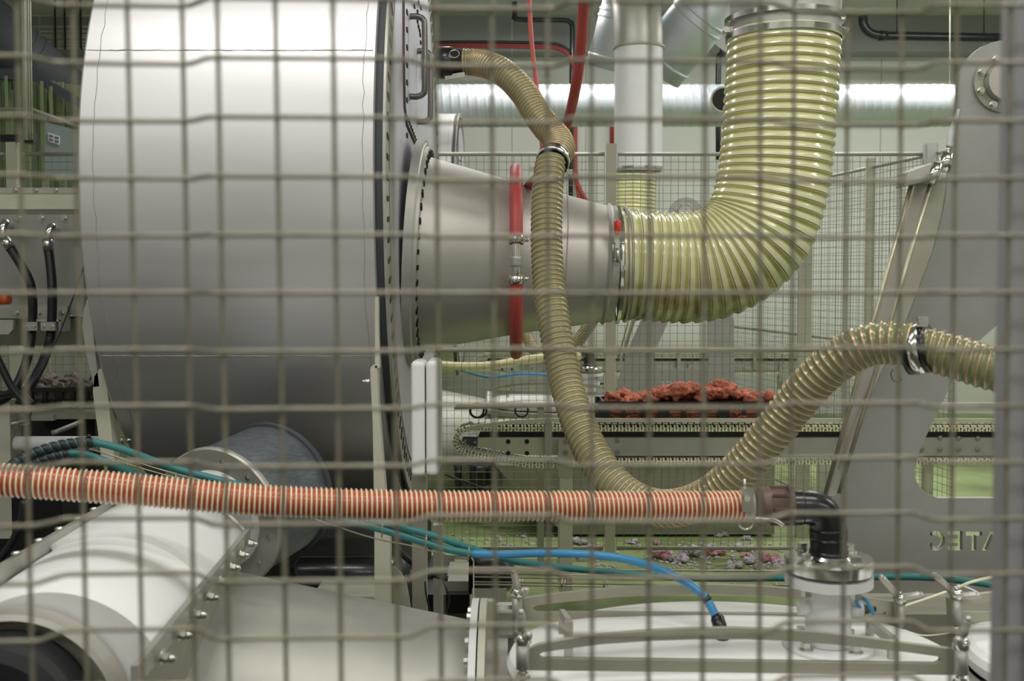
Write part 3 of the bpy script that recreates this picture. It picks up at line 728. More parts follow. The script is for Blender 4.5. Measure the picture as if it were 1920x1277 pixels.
for i in range(13):
    x = 975+i*79.5; mb.tube([P(x, 1084+i*.5, 3.29), P(x-2, 1100+i*.5, 3.28), P(x+3, 1101+i*.5, 3.44), P(x+5, 1084+i*.5, 3.44)], .003, 6)
link('cross_wires', mb, M_brass, tray)
solo('cream_cable', MB().tube(pxpath([(1692, 1138, 2.75), (1740, 1122, 2.75), (1790, 1104, 2.75), (1820, 1092, 2.74), (1860, 1083, 2.74), (1910, 1080, 2.74)], 6), .004, 8), M_cream,
     'thin cream cable rising to the right between two handle screws', 'cable')
solo('cream_cable', MB().tube(pxpath([(1795, 1098, 2.9), (1815, 1103, 2.88), (1840, 1116, 2.85), (1870, 1134, 2.8)], 6), .004, 8), M_wht2,
     'thin white cable falling to the right edge below teal hose', 'cable')
solo('cream_cable', MB().tube(pxpath([(1690, 1180, 2.95), (1730, 1192, 2.95), (1780, 1188, 2.95), (1815, 1182, 2.95), (1830, 1184, 2.72)], 6), .003, 8), M_cream,
     'low cream cable lying between the two white lids', 'cable')

# ================================================================ hinged plate of the tipping frame, with cut-out letters
PY_ = 3.2
plate = thing('frame_plate', 'big leaning grey steel side plate with cut-out letters at right', 'machine plate', P(1700, 1120, PY_))
outer = [(1559, 928), (1590, 840), (1654, 696), (1699, 605), (1751, 467), (1770, 390), (1779, 325), (1790, 240), (1796, 180)]
outer += [(1797, 160)]+arcpx(1887, 165, 90, 175, 20, 14)+[(2080, 420), (2120, 700), (2120, 1112), (1540, 1112), (1538, 990)]
win = [(1880, 600), (1835, 640), (1790, 705), (1752, 785), (1722, 850), (1715, 880), (1716, 898), (1725, 914), (1738, 926), (1758, 934), (1990, 934), (1990, 640)]
C1 = arcpx(1755, 1014, 19, 150, -62, 14)+arcpx(1754, 1014, 11, -50, 140, 12)[::1]
C1 = arcpx(1754, 1014, 18.5, 120, -118, 16)+arcpx(1753, 1014, 10.5, -110, 112, 12)
C2 = [(1743, 998), (1748, 996), (1748, 1004), (1745, 1006)]
C3 = [(1741, 1018), (1747, 1018), (1749, 1024), (1748, 1031), (1743, 1025)]
E1 = [(1777, 996), (1805, 996), (1805, 1032), (1777, 1032), (1777, 1024), (1796, 1024), (1796, 1018), (1779, 1018), (1779, 1010), (1796, 1010), (1796, 1003), (1777, 1003)]
T1 = [(1811, 997), (1842, 997), (1842, 1005), (1831, 1005), (1831, 1032), (1822, 1032), (1822, 1005), (1811, 1005)]
A1 = [(1857, 997), (1870, 997), (1886, 1032), (1876, 1032), (1863, 1004), (1851, 1032), (1841, 1032)]
bevel(holed('plate', outer, [win, C1, C2, C3, E1, T1, A1], PY_, .02, M_plate, plate), .002, 1)
hc = P(1880, 155, PY_)
link('hub_ring', MB().lathe((hc.x, PY_, hc.z), (0, -1, 0), [(0, .088), (.008, .088), (.008, .06)], 48), M_dull, plate)
link('hub', MB().lathe((hc.x, PY_-.002, hc.z), (0, -1, 0), [(0, .06), (.03, .055), (.03, .001)], 40), M_steel, plate)
for k in range(8):
    a = math.radians(20+45*k); link('hub_bolt', MB().hexbolt((hc.x+.073*math.cos(a), PY_-.008, hc.z+.073*math.sin(a)), (0, -1, 0), .009, .012), M_bolt, plate)
# linear actuator leaning on the plate edge
act = thing('linear_actuator', 'leaning steel actuator with two guide rods along the plate edge', 'actuator', P(1560, 925, 3.12))
YA = 3.12
link('channel', MB().ppx([(1717, 345), (1748, 345), (1674, 605), (1640, 710), (1566, 930), (1553, 930), (1612, 725), (1646, 600)], YA+.03, .015), M_steel, act)
link('side_box', MB().ppx([(1748, 345), (1777, 330), (1765, 400), (1749, 467), (1697, 605), (1652, 698), (1590, 838), (1572, 880), (1590, 820), (1640, 710), (1674, 605)], YA+.02, .05), M_dull, act)
link('guide_rod', MB().tube([P(1709, 345, YA), P(1547, 928, YA)], .0062, 14), M_brass, act)
link('guide_rod', MB().tube([P(1746, 340, YA-.01), P(1669, 605, YA-.01), P(1573, 925, YA)], .0062, 14), M_brass, act)
o = link('head_block', MB().ppx([(1697, 350), (1702, 322), (1737, 308), (1768, 300), (1758, 345), (1735, 341)], YA-.03, .08), M_steel2, act); bevel(o, .003)
link('clamp_cylinder', MB().tube([P(1744, 345, YA-.04), P(1758, 307, YA-.04)], .0165, 22), M_chrome, act)
link('piston_head', MB().tube([P(1769, 322, YA-.01), P(1776, 288, YA-.01)], .019, 24), M_chrome, act)
link('rod_eye', MB().tube([P(1777, 286, YA), P(1779, 276, YA)], .007, 14), M_bolt, act)
link('bellows', MB().tube([P(1779, 276, YA), P(1781, 272, YA), P(1782, 262, YA), P(1783, 258, YA), P(1785, 250, YA), P(1789, 232, YA), P(1797, 205, YA)], [.009, .012, .009, .012, .010, .008, .004], 14), M_wht2, act)

# ================================================================ steel hopper pipe and flange, bottom centre
HY = 2.75
hz0 = P(400, 1420, HY).z; hx0, hx1 = P(385, 1200, HY).x, P(884, 1200, HY).x
r0 = P(400, 1080, HY-.05).z-hz0-.0; r1 = P(884, 1195, HY-.05).z-hz0
hop = thing('hopper_pipe', 'big light grey steel tapered pipe across the bottom centre', 'pipe', ((hx0+hx1)/2, HY, 0))
link('taper', MB().lathe((hx0, HY, hz0), (1, 0, 0), [(0, r0*.98), (hx1-hx0, r1*1.03)], 90), M_steel2, hop)
link('flange', MB().lathe((hx1, HY, hz0), (1, 0, 0), [(0, r1), (0, .405), (.018, .405), (.018, .3)], 90), M_wht2, hop)
link('mating_flange', MB().lathe((hx1+.022, HY, hz0), (1, 0, 0), [(0, .3), (0, .405), (.018, .405), (.018, .3)], 90), M_beige, hop)
mb = MB()
for i in range(36):
    a = math.radians(10*i); mb.hexbolt((hx1, HY+.375*math.cos(a), hz0+.375*math.sin(a)), (-1, 0, 0), .009, .012)
link('bolt_ring', mb, M_bolt, hop)
link('outlet', MB().lathe((hx1+.04, HY, hz0), (1, 0, 0), [(0, .30), (.055, .30)], 60), M_steel, hop)
link('stand', MB().box((hx0+.2, HY, (hz0-.3)/2), (.08, .3, max(.1, hz0-.25))), M_dull, hop)
bevel(solo('beige_block', MB().bpx(585, 1117, 712, 1190, 3.5, .2).box((P(650, 1150, 3.6).x, 3.6, .3), (.2, .15, .6)), M_beige, 'beige steel block below the black motor near the drum', 'block'), .004)

# ================================================================ white roller housing, bottom left
def LL(t): return P(210, 952, 2.8).lerp(P(-178, 1186, 1.64), t)
def RR(t): return P(460, 1005, 2.8).lerp(P(240, 1277, 1.64), t)
def tY(Y): return (2.8-Y)/(2.8-1.64)
def sect(Y, shrink=0., n=26, full=False):
    a, b = LL(tY(Y)), RR(tY(Y)); m = (a+b)/2; ch = (b-a); h = ch.length/2; ux = ch.normalized()
    up = Vector((-ux.z, 0, ux.x)); sag = .375*h; R = (h*h+sag*sag)/(2*sag); c = m-up*(R-sag)
    th = math.asin(min(1, h/R)); pts = []
    for i in range(n+1):
        w = -th+2*th*i/n; pts.append(c+(ux*math.sin(w)+up*math.cos(w))*(R-shrink))
    return pts, ux, up, m, h
hs = thing('white_roller_housing', 'white half-round plastic housing framed in steel at bottom left', 'housing', (LL(.5)+RR(.5))/2-Vector((0, 0, .6)))
def loft(mb, secs, mi=0):
    n = len(secs[0]); vs = [p for s_ in secs for p in s_]
    fs = [(i*n+k, i*n+k+1, (i+1)*n+k+1, (i+1)*n+k) for i in range(len(secs)-1) for k in range(n-1)]
    return mb.add(vs, fs, mi, True)
mb = MB(); loft(mb, [sect(2.8, .05)[0], sect(2.8)[0], sect(2.6)[0], sect(2.31)[0]])
loft(mb, [sect(2.31)[0], sect(2.305, .014)[0]])
link('rear_cover', mb, M_white, hs)
mb = MB(); loft(mb, [sect(2.305, .014)[0], sect(2.2, .014)[0], sect(2.02, .018)[0], sect(1.95, .024)[0], sect(1.92, .04)[0]])
s_, ux, up, m_, h_ = sect(1.92, .04)
low = [s_[-1]-up*.25, s_[0]-up*.25]
mb.prism(s_+low, (0, .02, 0))
link('front_cover', mb, M_white, hs)
s_, ux, up, m_, h_ = sect(2.8)
link('rear_edge_strip', MB().tube([p+up*.004+Vector((0, .006, 0)) for p in s_], .007, 8), M_steel, hs)
for side, fn, sg in (('left', LL, -1), ('right', RR, 1)):
    a, b = fn(-.02), fn(.98)
    link('side_rail', MB().bar(a+ux*sg*.004, b+ux*sg*.004, .012, .034), M_steel2, hs)
    link('side_wall', MB().prism([a-up*.01, b-up*.01, b-up*.34-ux*sg*.04, a-up*.34-ux*sg*.04], ux*sg*.008), M_dull, hs)
    for i in range(8):
        p = fn(.045+.118*i)+ux*sg*.018-up*.004
        link('cap_nut', MB().hexbolt(p, ux*sg, .0095, .013, acorn=True), M_bolt, hs)
ec = P(38, 1345, 1.9)
link('end_ring', MB().lathe((ec.x, 1.91, ec.z), (0, -1, 0), [(0, .176), (0, .200), (.035, .196), (.04, .186), (.01, .172)], 72), M_steel, hs)
link('end_recess', MB().lathe((ec.x, 1.905, ec.z), (0, -1, 0), [(.0, .18), (0.002, .001)], 48), M_dull, hs)
ec2 = P(10, 1345, 1.85)
link('rubber_roller', MB().lathe((ec2.x, 1.87, ec2.z), (0, -1, 0), [(-.01, .147), (.05, .147), (.07, .14), (.08, .12), (.08, .001)], 72), M_rub, hs)

# flanged round housing behind
fc = P(406, 974, 3.05)
fl = thing('round_gear_housing', 'round steel flange with white hub under the big drum', 'housing', fc-Vector((0, 0, .2)))
axd = Vector((.40, 1, .14))
link('front_flange', MB().lathe(fc, axd, [(0, .145), (0, .208), (.006, .212), (.018, .212), (.02, .20)], 72), M_steel2, fl)
link('hub', MB().lathe(fc, axd, [(.0, .001), (-.012, .135), (-.004, .146), (.0, .147)], 60), M_wht2, fl)
link('barrel', MB().lathe(fc, axd, [(.02, .203), (.27, .205)], 72), mat('brushed_dark_steel', (.50, .53, .56), .4, .7, var=.25, vscale=30, stretch=(1, 1, 8)), fl)
link('rear_flange', MB().lathe(fc, axd, [(.27, .19), (.27, .214), (.29, .214), (.29, .1)], 72), M_gasket, fl)
xx_, yy_, dd_ = frame_of(axd)
for k in range(12):
    a = math.radians(30*k+12); link('screw', MB().hexbolt(fc+(xx_*math.cos(a)+yy_*math.sin(a))*.178, -dd_, .0055, .004), M_bolt, fl)

# black belt motor and clutter under the drum
solo('added_plinth', MB().box((-1.15, 4.5, .29), (1.5, 1.5, .58)), M_dark, 'added bounce-absorbing plinth on the floor under the big drum', 'plinth')  # dark block added to soak up floor bounce below the drum
mo = thing('motor', 'black motor lying under the drum right of the round flange', 'motor', P(660, 1115, 3.7))
link('casing', MB().tube([P(560, 1083, 3.75), P(565, 1080, 3.75), P(735, 1080, 3.75), P(745, 1080, 3.75)], [.05, .068, .068, .05], 28), M_black, mo)
link('end_cover', MB().tube([P(745, 1080, 3.75), P(752, 1080, 3.75), P(764, 1083, 3.75)], [.066, .066, .04], 28), M_rub, mo)
link('shaft', MB().tube([P(764, 1080, 3.75), P(800, 1068, 3.75)], .018, 16), M_steel2, mo)
wb = thing('junction_box', 'tall white plastic box with rounded corners standing beside the cone', 'box', P(800, 893, 3.4))
o = link('left_half', MB().bpx(770, 678, 796.5, 893, 3.3, .12), M_white, wb); bevel(o, .012, 3)
o = link('right_half', MB().bpx(798, 677, 823, 893, 3.3, .17), M_white, wb); bevel(o, .014, 3)
link('joint_seal', MB().bpx(795, 690, 800, 885, 3.32, .08), M_brgask, wb)
solo('machine_column', MB().bpx(772, 893, 800, 1300, 3.42, .06), M_dull, 'dark steel column carrying the tall white box', 'column')
solo('thin_post', MB().bpx(812, 985, 830, 1378, 3.9, .04), M_steel2, 'narrow steel post below the orange hose left of the fence mesh', 'post')
solo('black_cable', MB().tube(pxpath([(735, 1010, 3.5), (750, 1035, 3.5), (780, 1060, 3.5), (815, 1078, 3.5), (840, 1085, 3.5)], 6), .010, 10), M_rub, 'thick black cable sagging right of the beige post', 'cable')
solo('black_cable', MB().tube(pxpath([(797, 1090, 3.4), (800, 1120, 3.4), (812, 1160, 3.4), (835, 1150, 3.4), (842, 1120, 3.4), (830, 1090, 3.4)], 6), .0028, 8), M_rub, 'thin black cable loop hanging left of the bolted flange', 'cable')
mb = MB().bpx(836, 1090, 882, 1302, 4.3, .3)
solo('dark_cabinet', mb, M_dull, 'dark steel cabinet behind the bolted flange', 'cabinet')
solo('dark_machine_foot', MB().bpx(770, 1115, 880, 1150, 4.25, .5).bpx(800, 1075, 880, 1150, 4.5, .3), M_black, 'low black machine foot left of the dark cabinet', 'machine foot')

# fill around the tanks
ms = thing('mounting_column', 'pale steel column and block standing just left of the white lid', 'column', P(935, 1270, 2.95))
link('column', MB().bpx(914, 1128, 930, 1800, 2.95, .03), M_beige, ms)
link('block', MB().bpx(930, 1150, 968, 1800, 3.0, .1), M_steel2, ms)
link('cross_bar', MB().bpx(915, 1135, 962, 1143, 2.98, .03), M_chrome, ms)
link('cross_bar', MB().bpx(915, 1190, 962, 1196, 2.97, .03), M_steel2, ms)
mo = thing('motor', 'black motor behind the handle screw left of the white lid', 'motor', P(920, 1110, 4.2))
link('casing', MB().tube([P(880, 1078, 4.2), P(940, 1078, 4.2), P(958, 1078, 4.2), P(966, 1079, 4.2)], [.075, .075, .062, .02], 26), M_black, mo)
link('foot', MB().bpx(885, 1105, 950, 1310, 4.12, .16), M_dull, mo)
bevel(solo('machine_bed', MB().bpx(1640, 1150, 1905, 1590, 3.05, .5).bpx(1690, 1138, 1905, 1152, 3.2, .3), M_dull, 'dull steel machine bed behind the gap between the two tanks', 'machine bed'), .004)
# ================================================================ left side machine
cb = thing('steel_cabinet', 'grey steel machine cabinet left of the drum with a row of bolts', 'cabinet', P(60, 600, 4.6))
Yk = 4.55
link('body', MB().bpx(-120, 402, 158, 590, Yk, .5), M_plate, cb)
link('hood', MB().prism([P(-120, 402, Yk), P(-120, 392, Yk-.02), P(-120, 366, Yk+.06), P(-120, 361, Yk+.14), P(-120, 402, Yk+.14)], Vector((.64, 0, 0))), M_beige, cb)
link('top_flange', MB().bpx(-120, 352, 158, 362, Yk+.1, .01), M_steel2, cb)
for x in (28, 66, 104, 141): link('bolt', MB().hexbolt(P(x, 357, Yk+.1), (0, -1, 0), .009, .01), M_bolt, cb)
for x in (-8, 35, 77, 120): link('bolt', MB().hexbolt(P(x, 409, Yk), (0, -1, 0), .011, .012), M_bolt, cb)
link('lower_rail', MB().bpx(-120, 574, 126, 597, Yk-.03, .03), M_steel2, cb)
for x in (30, 72, 115): link('bolt', MB().hexbolt(P(x, 587, Yk-.03), (0, -1, 0), .010, .010), M_bolt, cb)
def hyd(label, fit, pp):
    t = thing('hydraulic_hose', label, 'hose', P(pp[-1][0], pp[-1][1], pp[-1][2]))
    x, y = fit; p0 = Vector(P(*pp[0]))
    link('elbow_fitting', MB().tube(cat([P(x+12, y-2, 4.5), P(x+3, y-6, 4.42), P(x-2, y+6, 4.4), p0], 5), .019, 14), M_chrome, t)
    link('ferrule', MB().tube([p0, p0.lerp(P(*pp[1]), .99)], .0215, 16), M_bolt, t)
    link('rubber_tube', MB().tube(pxpath(pp[1:], 6), .0185, 14), M_rub, t)
    return t
hyd('black hydraulic hose nearest the drum on the grey cabinet', (95, 432), [(89, 448, 4.4), (91, 470, 4.4), (96, 510, 4.38), (98, 550, 4.36), (97, 605, 4.36), (93, 640, 4.34), (82, 675, 4.25), (62, 715, 4.15), (36, 760, 4.1)])
hyd('black hydraulic hose curving from the left edge down the grey cabinet', (8, 425), [(8, 447, 4.4), (20, 466, 4.4), (40, 498, 4.38), (56, 530, 4.36), (61, 565, 4.36), (60, 610, 4.36), (55, 655, 4.3), (42, 700, 4.25), (20, 738, 4.2), (-20, 760, 4.2)])
mb = MB().tube(pxpath([(-20, 640, 4.0), (4, 690, 4.0), (20, 722, 4.0), (40, 748, 4.0), (60, 765, 4.0)], 6), .014, 12)
solo('black_hose', mb, M_rub, 'black hose crossing the others low at the left edge', 'hose')
solo('black_hose', MB().tube(pxpath([(-20, 735, 4.05), (5, 740, 4.05), (25, 737, 4.03), (45, 742, 4.02), (60, 760, 4.0)], 6), .014, 12), M_rub, 'short black hose lying level at the left edge', 'hose')
for lab, x0, x1 in (('left small hose clamp plate under the grey cabinet', 43, 70), ('right small hose clamp plate under the grey cabinet', 76, 103)):
    t = thing('hose_clamp_plate', lab, 'clamp', P(x0, 622, 4.3))
    link('plate', MB().bpx(x0, 604, x1, 620, 4.31, .012), M_steel2, t)
    for x in (x0+5, x1-6): link('screw', MB().hexbolt(P(x, 612, 4.31), (0, -1, 0), .006, .008), M_bolt, t)
solo('angle_bracket', MB().ppx([(-60, 600), (25, 600), (24, 618), (16, 627), (-60, 627)], 4.35, .02).bpx(50, 599, 113, 603, 4.36, .1).bpx(110, 599, 113, 622, 4.36, .1), M_steel2, 'grey sheet bracket below the cabinet at the left edge', 'bracket')
solo('orange_plug', MB().tube([P(-20, 562, 4.4), P(0, 562, 4.4)], .022, 14).tube([P(4, 561, 4.4), P(18, 560, 4.4)], .024, 14), M_orangef, 'orange round plug at the left edge of the cabinet', 'plug')
solo('thin_cable', MB().tube([P(157, 500, 3.9), P(140, 550, 3.95), P(112, 625, 4.0), P(75, 700, 4.0), P(50, 735, 4.0)], .0032, 8), M_gasket, 'thin grey cable running diagonally left of the drum', 'cable')
solo('cabinet_underside', MB().bpx(-120, 597, 145, 648, 4.75, .3), M_dull, 'dark steel underframe below the grey cabinet', 'frame')
solo('left_column', MB().bpx(-80, 752, 23, 1010, 4.2, .1), M_beige, 'grey-beige square column at the lower left edge', 'column')
solo('clamp_lever', MB().box(P(82, 783, 4.3), (.09, .03, .022)).box(P(40, 785, 4.28), (.05, .03, .05)).tube([P(20, 795, 4.2), P(50, 790, 4.25)], .007, 8), M_steel2, 'small steel toggle clamp beside the left column', 'clamp')
solo('round_bar', MB().tube([P(98, 812, 4.3), P(106, 810, 4.3), P(150, 792, 4.5), P(152, 791, 4.75)], .011, 12), M_steel2, 'short round steel bar tilted up under the left crate', 'bar')
solo('dark_guard_plate', MB().bpx(22, 765, 185, 1220, 4.8, .1), M_dark, 'dark machine panel behind the tilted bar', 'panel')
solo('steel_rail', MB().bpx(60, 772, 182, 786, 4.7, .1), M_dull, 'grey steel rail below the left crate', 'rail')
solo('white_pipe', MB().tube([P(30, 832, 4.2), P(60, 832, 4.2), P(188, 832, 4.2)], .030, 20), M_wht2, 'short white pipe above the black-wrapped hoses', 'pipe')
solo('dark_bundle', MB().bpx(-100, 930, 120, 1100, 4.2, .2), M_black, 'black equipment block under the orange hose at the left edge', 'machine block')
solo('black_hose', MB().tube(pxpath([(45, 940, 3.2), (38, 980, 3.2), (20, 1020, 3.2), (-10, 1060, 3.2)], 6), .011, 10), M_rub, 'black hose curving down below the orange hose at left', 'hose')

# crate with wool (used twice)
def noise_lump(mb, c, r, seed, sub=3, amp=.3, sc=(1, 1, .8), mi=0):
    bm = bmesh.new(); bmesh.ops.create_icosphere(bm, subdivisions=sub, radius=1)
    vs = []
    for v_ in bm.verts:
        d = v_.co.normalized(); k = 1+amp*noise.noise(d*1.7+Vector((seed, 0, 0)))+amp*.6*noise.noise(d*4.5+Vector((0, seed, 0)))
        if sub > 2: k += .14*abs(noise.noise(d*9+Vector((seed, seed, 0))))-.05
        vs.append(Vector(c)+Vector((d.x*r*k*sc[0], d.y*r*k*sc[1], d.z*r*k*sc[2])))
    fs = [tuple(x.index for x in f.verts) for f in bm.faces]; bm.free()
    return mb.add(vs, fs, mi, True)
def crate(x0, x1, yt, yb, Y, dep, label, wool_top, wmat, wlabel, n=9, seed=1):
    a, b = P(x0, yt, Y), P(x1, yb, Y); w = b.x-a.x; h = a.z-b.z
    t = thing('crate', label, 'crate', ((a.x+b.x)/2, Y+dep/2, b.z))
    for yy in (Y, Y+dep-.01):
        mb = MB(); mb.box(((a.x+b.x)/2, yy+.005, b.z+h*.10), (w, .012, h*.2)); mb.box(((a.x+b.x)/2, yy+.005, a.z-h*.09), (w+.03, .022, h*.18))
        mb.box(((a.x+b.x)/2, yy+.005, b.z+h*.45), (w, .010, h*.05))
        for i in range(n+1): mb.box((a.x+w*i/n, yy+.005, (a.z+b.z)/2), (.02 if i % 3 else w/n*.55, .012, h))
        link('long_side', mb, M_black, t)
    for xx in (a.x, b.x): link('short_side', MB().box((xx, Y+dep/2, (a.z+b.z)/2), (.012, dep, h)), M_black, t)
    link('bottom', MB().box(((a.x+b.x)/2, Y+dep/2, b.z+.006), (w, dep, .012)), M_black, t)
    mb = MB(); rnd = random.Random(seed)
    mb.box(((a.x+b.x)/2, Y+dep/2, (a.z+b.z)/2), (w-.05, dep-.05, h*.9))
    for i in range(int(w/.045)):
        for j in range(3):
            for kk in range(2):
                x = a.x+.03+(w-.06)*(i+.5)/int(w/.045)+rnd.uniform(-.015, .015)
                y = Y+.03+(dep-.06)*(j+.5)/3
                top = wool_top((x-a.x)/w)
                z = (b.z+h*.45) if kk == 0 else a.z+top-.05+rnd.uniform(-.02, .012)
                noise_lump(mb, (x, y, z+(rnd.random() < .25)*.018), rnd.uniform(.026, .050), rnd.uniform(0, 99), 3, .8)
    solo('wool_fill', mb, wmat, wlabel, 'wool', kind='stuff')
    return t
YC = 5.6
crate(1132, 1470, 753, 795, YC+.012, .26, 'black slotted plastic crate of red wool on the conveyor', lambda u: .035+.055*max(0, math.sin((u-.12)*4.2))+.02*(u > .6), M_wool, 'lumpy red wool heaped in the black crate on the conveyor', 9, 5)
crate(30, 215, 727, 768, 5.0, .34, 'black slotted crate of grey wool left of the drum', lambda u: .045, M_gwool, 'grey-brown wool heaped in the crate left of the drum', 7, 9)
solo('crate_stand', MB().bpx(20, 768, 220, 776, 4.98, .4).bpx(-10, 768, 20, 1190, 5.0, .05).bpx(200, 768, 225, 1190, 5.0, .05), M_dull, 'steel shelf carrying the crate of grey wool', 'shelf')

# ================================================================ conveyor
def conveyor(label):
    t = thing('chain_conveyor', label, 'conveyor', (1.6, YC+.2, 0))
    W_ = .18
    pth = [P(x, y, YC) for x, y in ((2150, 803), (880, 803), (864, 808), (855, 818), (853, 830), (860, 843), (880, 851), (930, 861), (990, 871), (1040, 872), (1110, 865), (2150, 864))]
    # resample
    pts = []; acc = 0; step = .0365
    for a, b in zip(pth[:-1], pth[1:]):
        L_ = (b-a).length; d = (b-a)/L_; s_ = -acc
        while s_+step <= L_: s_ += step; pts.append((a+d*s_, d))
        acc = L_-s_
    for yy in (0, W_):
        mb = MB()
        for k, (p, d) in enumerate(pts):
            R = Matrix((d, Vector((0, 1, 0)), d.cross(Vector((0, 1, 0))))).transposed(); q = p+Vector((0, yy, 0))
            nz = d.cross(Vector((0, 1, 0)))
            mb.box(q-d*.006, (.008, .03, .032), R, 0); mb.box(q+d*.009, (.008, .03, .032), R, 0); mb.box(q, (.034, .024, .010), R, 0)
            mb.box(q-Vector((0, .013, 0)), (.006, .004, .006), R, 1)
        link('link_chain', mb, [M_cream, M_dark], t)
    mb = MB()
    for a, b in zip(pth[:-1], pth[1:]):
        d = (b-a).normalized(); nz = d.cross(Vector((0, 1, 0)))*.010
        mb.prism([a-nz, b-nz, b+nz, a+nz], (0, W_, 0), 0)
    mb.ppx([(900, 810), (2150, 810), (2150, 819.5), (896, 819.5)], YC+.006, .02)
    link('chain_band', mb, M_black, t)
    a, b = P(885, 794, YC), P(2150, 794, YC)
    mb = MB()
    n = int((b.x-a.x)/.0335)
    for i in range(n): mb.box((a.x+.0335*(i+.5), YC+W_/2, a.z-.002+(.002 if i % 2 else 0)), (.026, W_-.02, .008))
    link('slat_top', mb, M_beige, t)
    link('side_frame', MB().ppx([(1075, 820), (2150, 820), (2150, 855), (1075, 855)], YC+.012, .02).ppx([(1100, 820), (2150, 820), (2150, 855), (1100, 855)], YC+W_-.02, .02), M_steel2, t)
    link('nose_plate', MB().ppx([(896, 820), (1078, 820), (1078, 854), (990, 854), (955, 850), (930, 843), (896, 838)], YC+.008, .012), M_beige, t)
    link('sprocket_plate', MB().ppx([(868, 819), (896, 820), (895, 838), (882, 836), (866, 828)], YC+.004, .012), M_gasket, t)
    for x, y in ((872, 825.5), (890.5, 828), (953, 827), (953, 849), (988, 827), (988, 849), (1057, 827), (1057, 848), (1158, 825), (1158, 847), (1729, 842), (1763, 820), (1763, 842), (1798, 821), (1798, 842), (1834, 821), (1834, 842)):
        link('bolt', MB().hexbolt(P(x, y+1, YC+.006), (0, -1, 0), .009, .008), M_dark if x in (953, 988) else M_bolt, t)
    link('lower_cover', MB().ppx([(1100, 857), (2150, 857), (2150, 862), (1100, 862)], YC+.03, W_-.06), M_dull, t)
    rl = [P(875, 804, YC-.05), P(900, 799, YC-.05), P(960, 791, YC-.05), P(1030, 788, YC-.05), P(1120, 788, YC-.05), P(2150, 789, YC-.05)]
    mb = MB()
    for a, b in zip(rl[:-1], rl[1:]): mb.bar(a, b, .012, .020)
    link('guide_rail', mb, M_beige, t)
    link('upper_guide_rail', MB().bar(P(855, 760, YC+W_+.05), P(2150, 757, YC+W_+.05), .025, .014), M_steel, t)
    for x in (1028, 1600, 1880):
        link('rail_post', MB().bar(P(x, 786, YC-.03), P(x, 850, YC-.03), .035, .02), M_steel2, t)
    for x in (1061, 1650, 1985):
        for yy in (0, W_):
            p = P(x, 850, YC)
            link('leg', MB().box((p.x, YC+yy-.02, p.z/2), (.068, .03, p.z)), M_beige, t)
        link('leg_bracket', MB().bpx(x-14, 823, x+14, 895, YC-.04, .03), M_steel2, t)
        for y in (827, 848): link('bracket_bolt', MB().hexbolt(P(x, y, YC-.045), (0, -1, 0), .010, .010), M_bolt, t)
    return t
conv = conveyor('long chain conveyor carrying the crate of red wool')
mb = MB().ppx([(928, 872), (1452, 872), (1452, 1002), (1060, 1002), (978, 928)], 6.9, .5)
solo('steel_chute', mb, M_dull, 'large dull steel chute below the conveyor behind mesh', 'chute')
solo('black_ring_cable', MB().tube([P(894+13*math.cos(t), 770+13*math.sin(t), 6.18) for t in [2*math.pi*i/24 for i in range(24)]], .006, 8, closed=True).tube([P(897+15*math.cos(t), 771+12*math.sin(t), 6.17) for t in [2*math.pi*i/24 for i in range(24)]], .006, 8, closed=True), M_rub, 'coiled black cable hanging below the grey tray, left coil', 'cable coil')
solo('black_ring_cable', MB().tube([P(978+12*math.cos(t), 770+12*math.sin(t), 6.18) for t in [2*math.pi*i/24 for i in range(24)]], .005, 8, closed=True), M_rub, 'coiled black cable hanging below the grey tray, right coil', 'cable coil')
solo('cable_duct', MB().bar(P(852, 764, 6.18), P(1060, 758, 6.18), .08, .018).bar(P(1014, 760, 6.18), Vector((P(1014, 760, 6.18).x, 6.18, 0)), .04, .03), M_steel2, 'shallow grey cable tray above the hanging black coils', 'cable tray')
mb = MB().tube([P(905, 870, 7.6), P(905, 905, 7.6)], .10, 20).tube([P(858, 870, 7.6), P(861, 915, 7.6)], .03, 12)
solo('black_motor', mb, M_black, 'black motor behind the fence below the conveyor nose', 'motor')
mb = MB()
for i in range(6): mb.bar(P(835+i*8, 890+i*3, 7.3), P(905+i*9, 915+i*4, 7.1), .012, .012)
solo('black_pipes', mb, M_rub, 'several thin black bars lying low behind the conveyor nose', 'pipes', kind='stuff')

# ---------------------------------------------------------------- far mesh fence
YFN = 6.35
zt_, zm_, zbm = P(1300, 289, YFN).z, P(1300, 656, YFN).z, P(1300, 1028, YFN).z
def fpanel(a, b, label, dens=.0445, rails=True):
    """mesh panel between two ground points a, b (x, y)"""
    a = Vector((a[0], a[1], 0)); b = Vector((b[0], b[1], 0)); d = b-a; L_ = d.length; d = d/L_; nn = Vector((-d.y, d.x, 0))
    t = thing('mesh_fence', label, 'fence', (a+b)/2, 'mesh panels of the far fence')
    mb = MB(); n = int(L_/dens)
    for i in range(n+1):
        p = a+d*(L_*i/n); mb.tube([p+Vector((0, 0, zbm)), p+Vector((0, 0, zt_+.012))], .0014, 4, caps=False)
    m = int((zt_-zbm)/.0455)
    for k in range(m+1):
        z = zbm+(zt_-zbm)*k/m; pts = []
        q = max(2, int(L_/.35))
        for i in range(q+1): pts.append(a+d*(L_*i/q)-nn*.004+Vector((0, 0, z)))
        mb.tube(pts, .0014, 4, caps=False)
    link('mesh', mb, M_fwire, t)
    for z in (zt_, zm_, zbm):
        link('rail', MB().tube([a+Vector((0, 0, z))-nn*.0, b+Vector((0, 0, z))], .012, 8), M_dull if z != zt_ else M_steel2, t)
    return t
